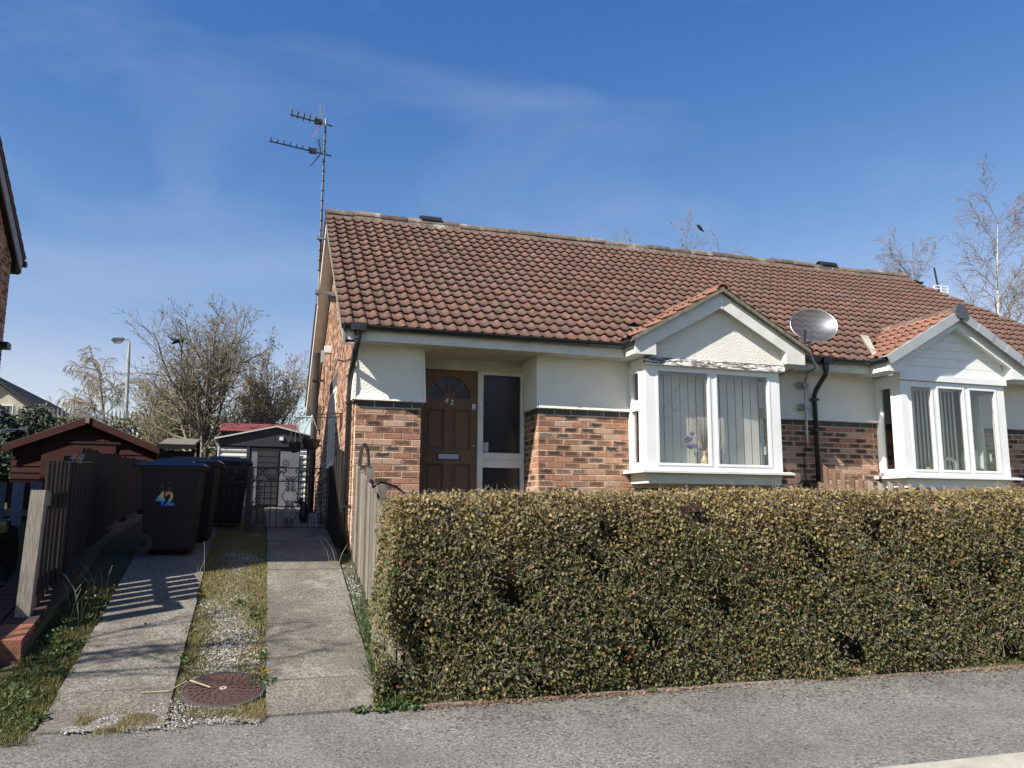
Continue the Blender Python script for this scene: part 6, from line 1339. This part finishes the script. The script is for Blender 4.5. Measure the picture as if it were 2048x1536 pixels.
def gravel(name, x, y, smin, smax, label, dz=0.):
    s_1 = rng.uniform(smin, smax, len(x)); V, F = stones_np(x, y, gzv(y)-.008+dz, s_1); o = link(name, np_mesh(name, V, F, t.m), None, label=label, category='gravel'); o['kind'] = 'stuff'
n = 15000; x = rng.normal(-1.2, .16, n); y = rng.uniform(-3.7, 1.4, n); k = (x > -1.52) & (x < -.91) & ((x+1.195)**2+(y+3.28)**2 > .083)
gravel('strip_gravel', x[k], y[k], .006, .014, 'pale grey gravel between the two concrete tracks')
n = 1500; x = rng.uniform(-.15, -.01, n); y = rng.uniform(-2.6, -.4, n); gravel('fence_gravel', x, y, .007, .017, 'white gravel in the gap between path and fence')
n = 1900; x = np.concatenate([rng.uniform(-2.0, .0, 900), rng.normal(-1.3, .35, 1000)]); y = -3.76 - np.abs(rng.normal(0, .10, n)) + (x+1.2)*.02; gravel('spilled_gravel', x, y, .003, .010, 'loose gravel spilled from the drive onto the pavement edge', .004)
n = 2600; u_ = rng.uniform(0, 1, n); v_ = rng.uniform(0, 1, n); x = -.95-u_*1.15; y = -3.84+.05*u_+.045*np.sin(x*9)+.03*np.sin(x*23)-np.abs(rng.normal(0, .03, n))+v_*(.10+.42*np.clip(1-np.abs(x+1.45)/.55, 0, 1)); k = (x+1.195)**2+(y+3.28)**2 > .083; gravel('front_gravel', x[k], y[k], .004, .012, 'loose gravel fanning over the front of the left concrete track', .026)
n = 900; x = rng.uniform(-2.6, 6, n); y = rng.uniform(-5.5, -3.75, n); gravel('pavement_grit', x, y, .002, .0055, 'scattered grit on the asphalt pavement', .007)
# leaf litter at the hedge foot and on the asphalt
n = 5200; x = rng.uniform(.05, 6.4, n); y = -3.70 - np.abs(rng.normal(0, .055, n)); k = rng.uniform(0, 1, n) < .35+.65*np.clip(np.sin(x*1.3)+.3, 0, 1); V, F = leaves_np(np.stack([x, y, gzv(y)+.006+rng.uniform(0, .012, n)], 1)[k], np.tile([0, 0, 2.5], (int(k.sum()), 1)), .02)
o = link('leaf_litter', np_mesh('leaf_litter', V, F, mat_leaf('dead_leaf', [(0, (.10, .05, .03)), (.4, (.17, .09, .05)), (.75, (.24, .15, .09)), (1, (.34, .27, .19))], .1, .8)), None, label='brown dead leaves gathered along the foot of the hedge', category='leaves'); o['kind'] = 'stuff'
n = 2600; x = rng.uniform(.2, 6.2, n); y = -3.8 - np.abs(rng.normal(0, .38, n)); k = y > -5.5; P = np.stack([x, y, gzv(y)+.009], 1)[k]; D = rng.normal(size=P.shape)*np.array([.020, .011, .001])
V, F = sticks_np(P, D, .0014); o = link('twig_litter', np_mesh('twig_litter', V, F, m_dark_wood), None, label='tiny dark twigs and clippings scattered on the pavement', category='twigs'); o['kind'] = 'stuff'
# thin pale weed stems in front of the left fence and by the downpipe
wt = MB()
for (x0, y0, n_) in ((-2.5, -1.55, 7), (-2.42, -2.0, 6), (-2.38, -1.2, 5), (-.22, -.42, 4), (-1.53, -1.0, 2), (-1.5, -.55, 2)):
    for i in range(n_):
        a = random.uniform(-.5, .5); h = random.uniform(.12, .34); q = Vector((x0+random.uniform(-.06, .06), y0+random.uniform(-.08, .08), 0)); q.z = gz(q.y)-.01
        wt.tube([q, q+Vector((a*h*.4, -.02, h*.6)), q+Vector((a*h, -.05, h))], [.003, .0025, .0015], 4)
o = solo('dry_weed_stems', wt, plain('dry_stem_pale', (.30, .27, .2), None, 20, .9), 'thin pale dead weed stems standing along the drive edges', 'weeds'); o['kind'] = 'stuff'
# thin diagonal line over the roof tiles, bag caught in the tree, bird on the treetop
solo('roof_line', MB().tube([(-.15, 2.95, 5.02), (.56, 2.56, 4.735), (1.13, 2.03, 4.365), (1.93, 1.65, 4.10), (2.85, 1.36, 3.90), (3.61, 1.08, 3.70), (4.10, .76, 3.475)], .0022, 5), m_ridge, 'thin dull line running diagonally across the roof tiles above the porch', 'wire')
bgm = MB(); c0 = Vector((-3.50, 14.6, 5.16)); NB = 9
for i in range(NB):
    a0 = 2*math.pi*i/NB; a1 = 2*math.pi*(i+1)/NB; rr0 = .10*(1+.6*math.sin(i*2.3)); rr1 = .10*(1+.6*math.sin((i+1)*2.3))
    bgm.quad(c0+Vector((0, -.06, .02)), c0+Vector((rr0*1.6*math.cos(a0), .03*math.sin(i), rr0*math.sin(a0))), c0+Vector((rr1*1.6*math.cos(a1), .03*math.sin(i+1), rr1*math.sin(a1))))
    bgm.quad(c0+Vector((0, .07, 0)), c0+Vector((rr0*1.6*math.cos(a0), .03*math.sin(i), rr0*math.sin(a0))), c0+Vector((rr1*1.6*math.cos(a1), .03*math.sin(i+1), rr1*math.sin(a1))))
bgm.tube([c0+Vector((.1, 0, .02)), c0+Vector((.22, 0, .05)), c0+Vector((.34, .02, .04))], [.03, .018, .006], 5).tube([c0+Vector((-.1, 0, .02)), c0+Vector((-.2, 0, .10)), c0+Vector((-.24, 0, .13))], [.03, .015, .005], 5)
solo('plastic_bag', bgm, plain('black_polythene', (.012, .013, .022), None, 9, .35), 'torn black plastic bag caught high in the budding tree', 'bag')
tips_ = grow(27, (14.15, 18.0, gz(18)), 6.1, .10, spec_bud)[1]
bp = min((q[0] for q in tips_), key=lambda q: (q.x-14.35)**2+(q.z-10.95)**2)
bd = thing('bird', tuple(bp), 'small dark bird perched in the treetop above the ridge', 'bird')
part('body', MB().tube([bp+Vector(q) for q in ((-.12, -.02, .15), (-.07, -.02, .13), (0, -.02, .05), (.08, -.02, -.03), (.18, -.02, -.10))], [.025, .05, .065, .045, .012], 8), m_black, bd, True)
part('beak', MB().tube([bp+Vector((-.125, -.02, .15)), bp+Vector((-.175, -.02, .145))], [.014, .003], 5), m_black, bd)
for o in bpy.data.objects:
    if '_inv_' in o: del o['_inv_']
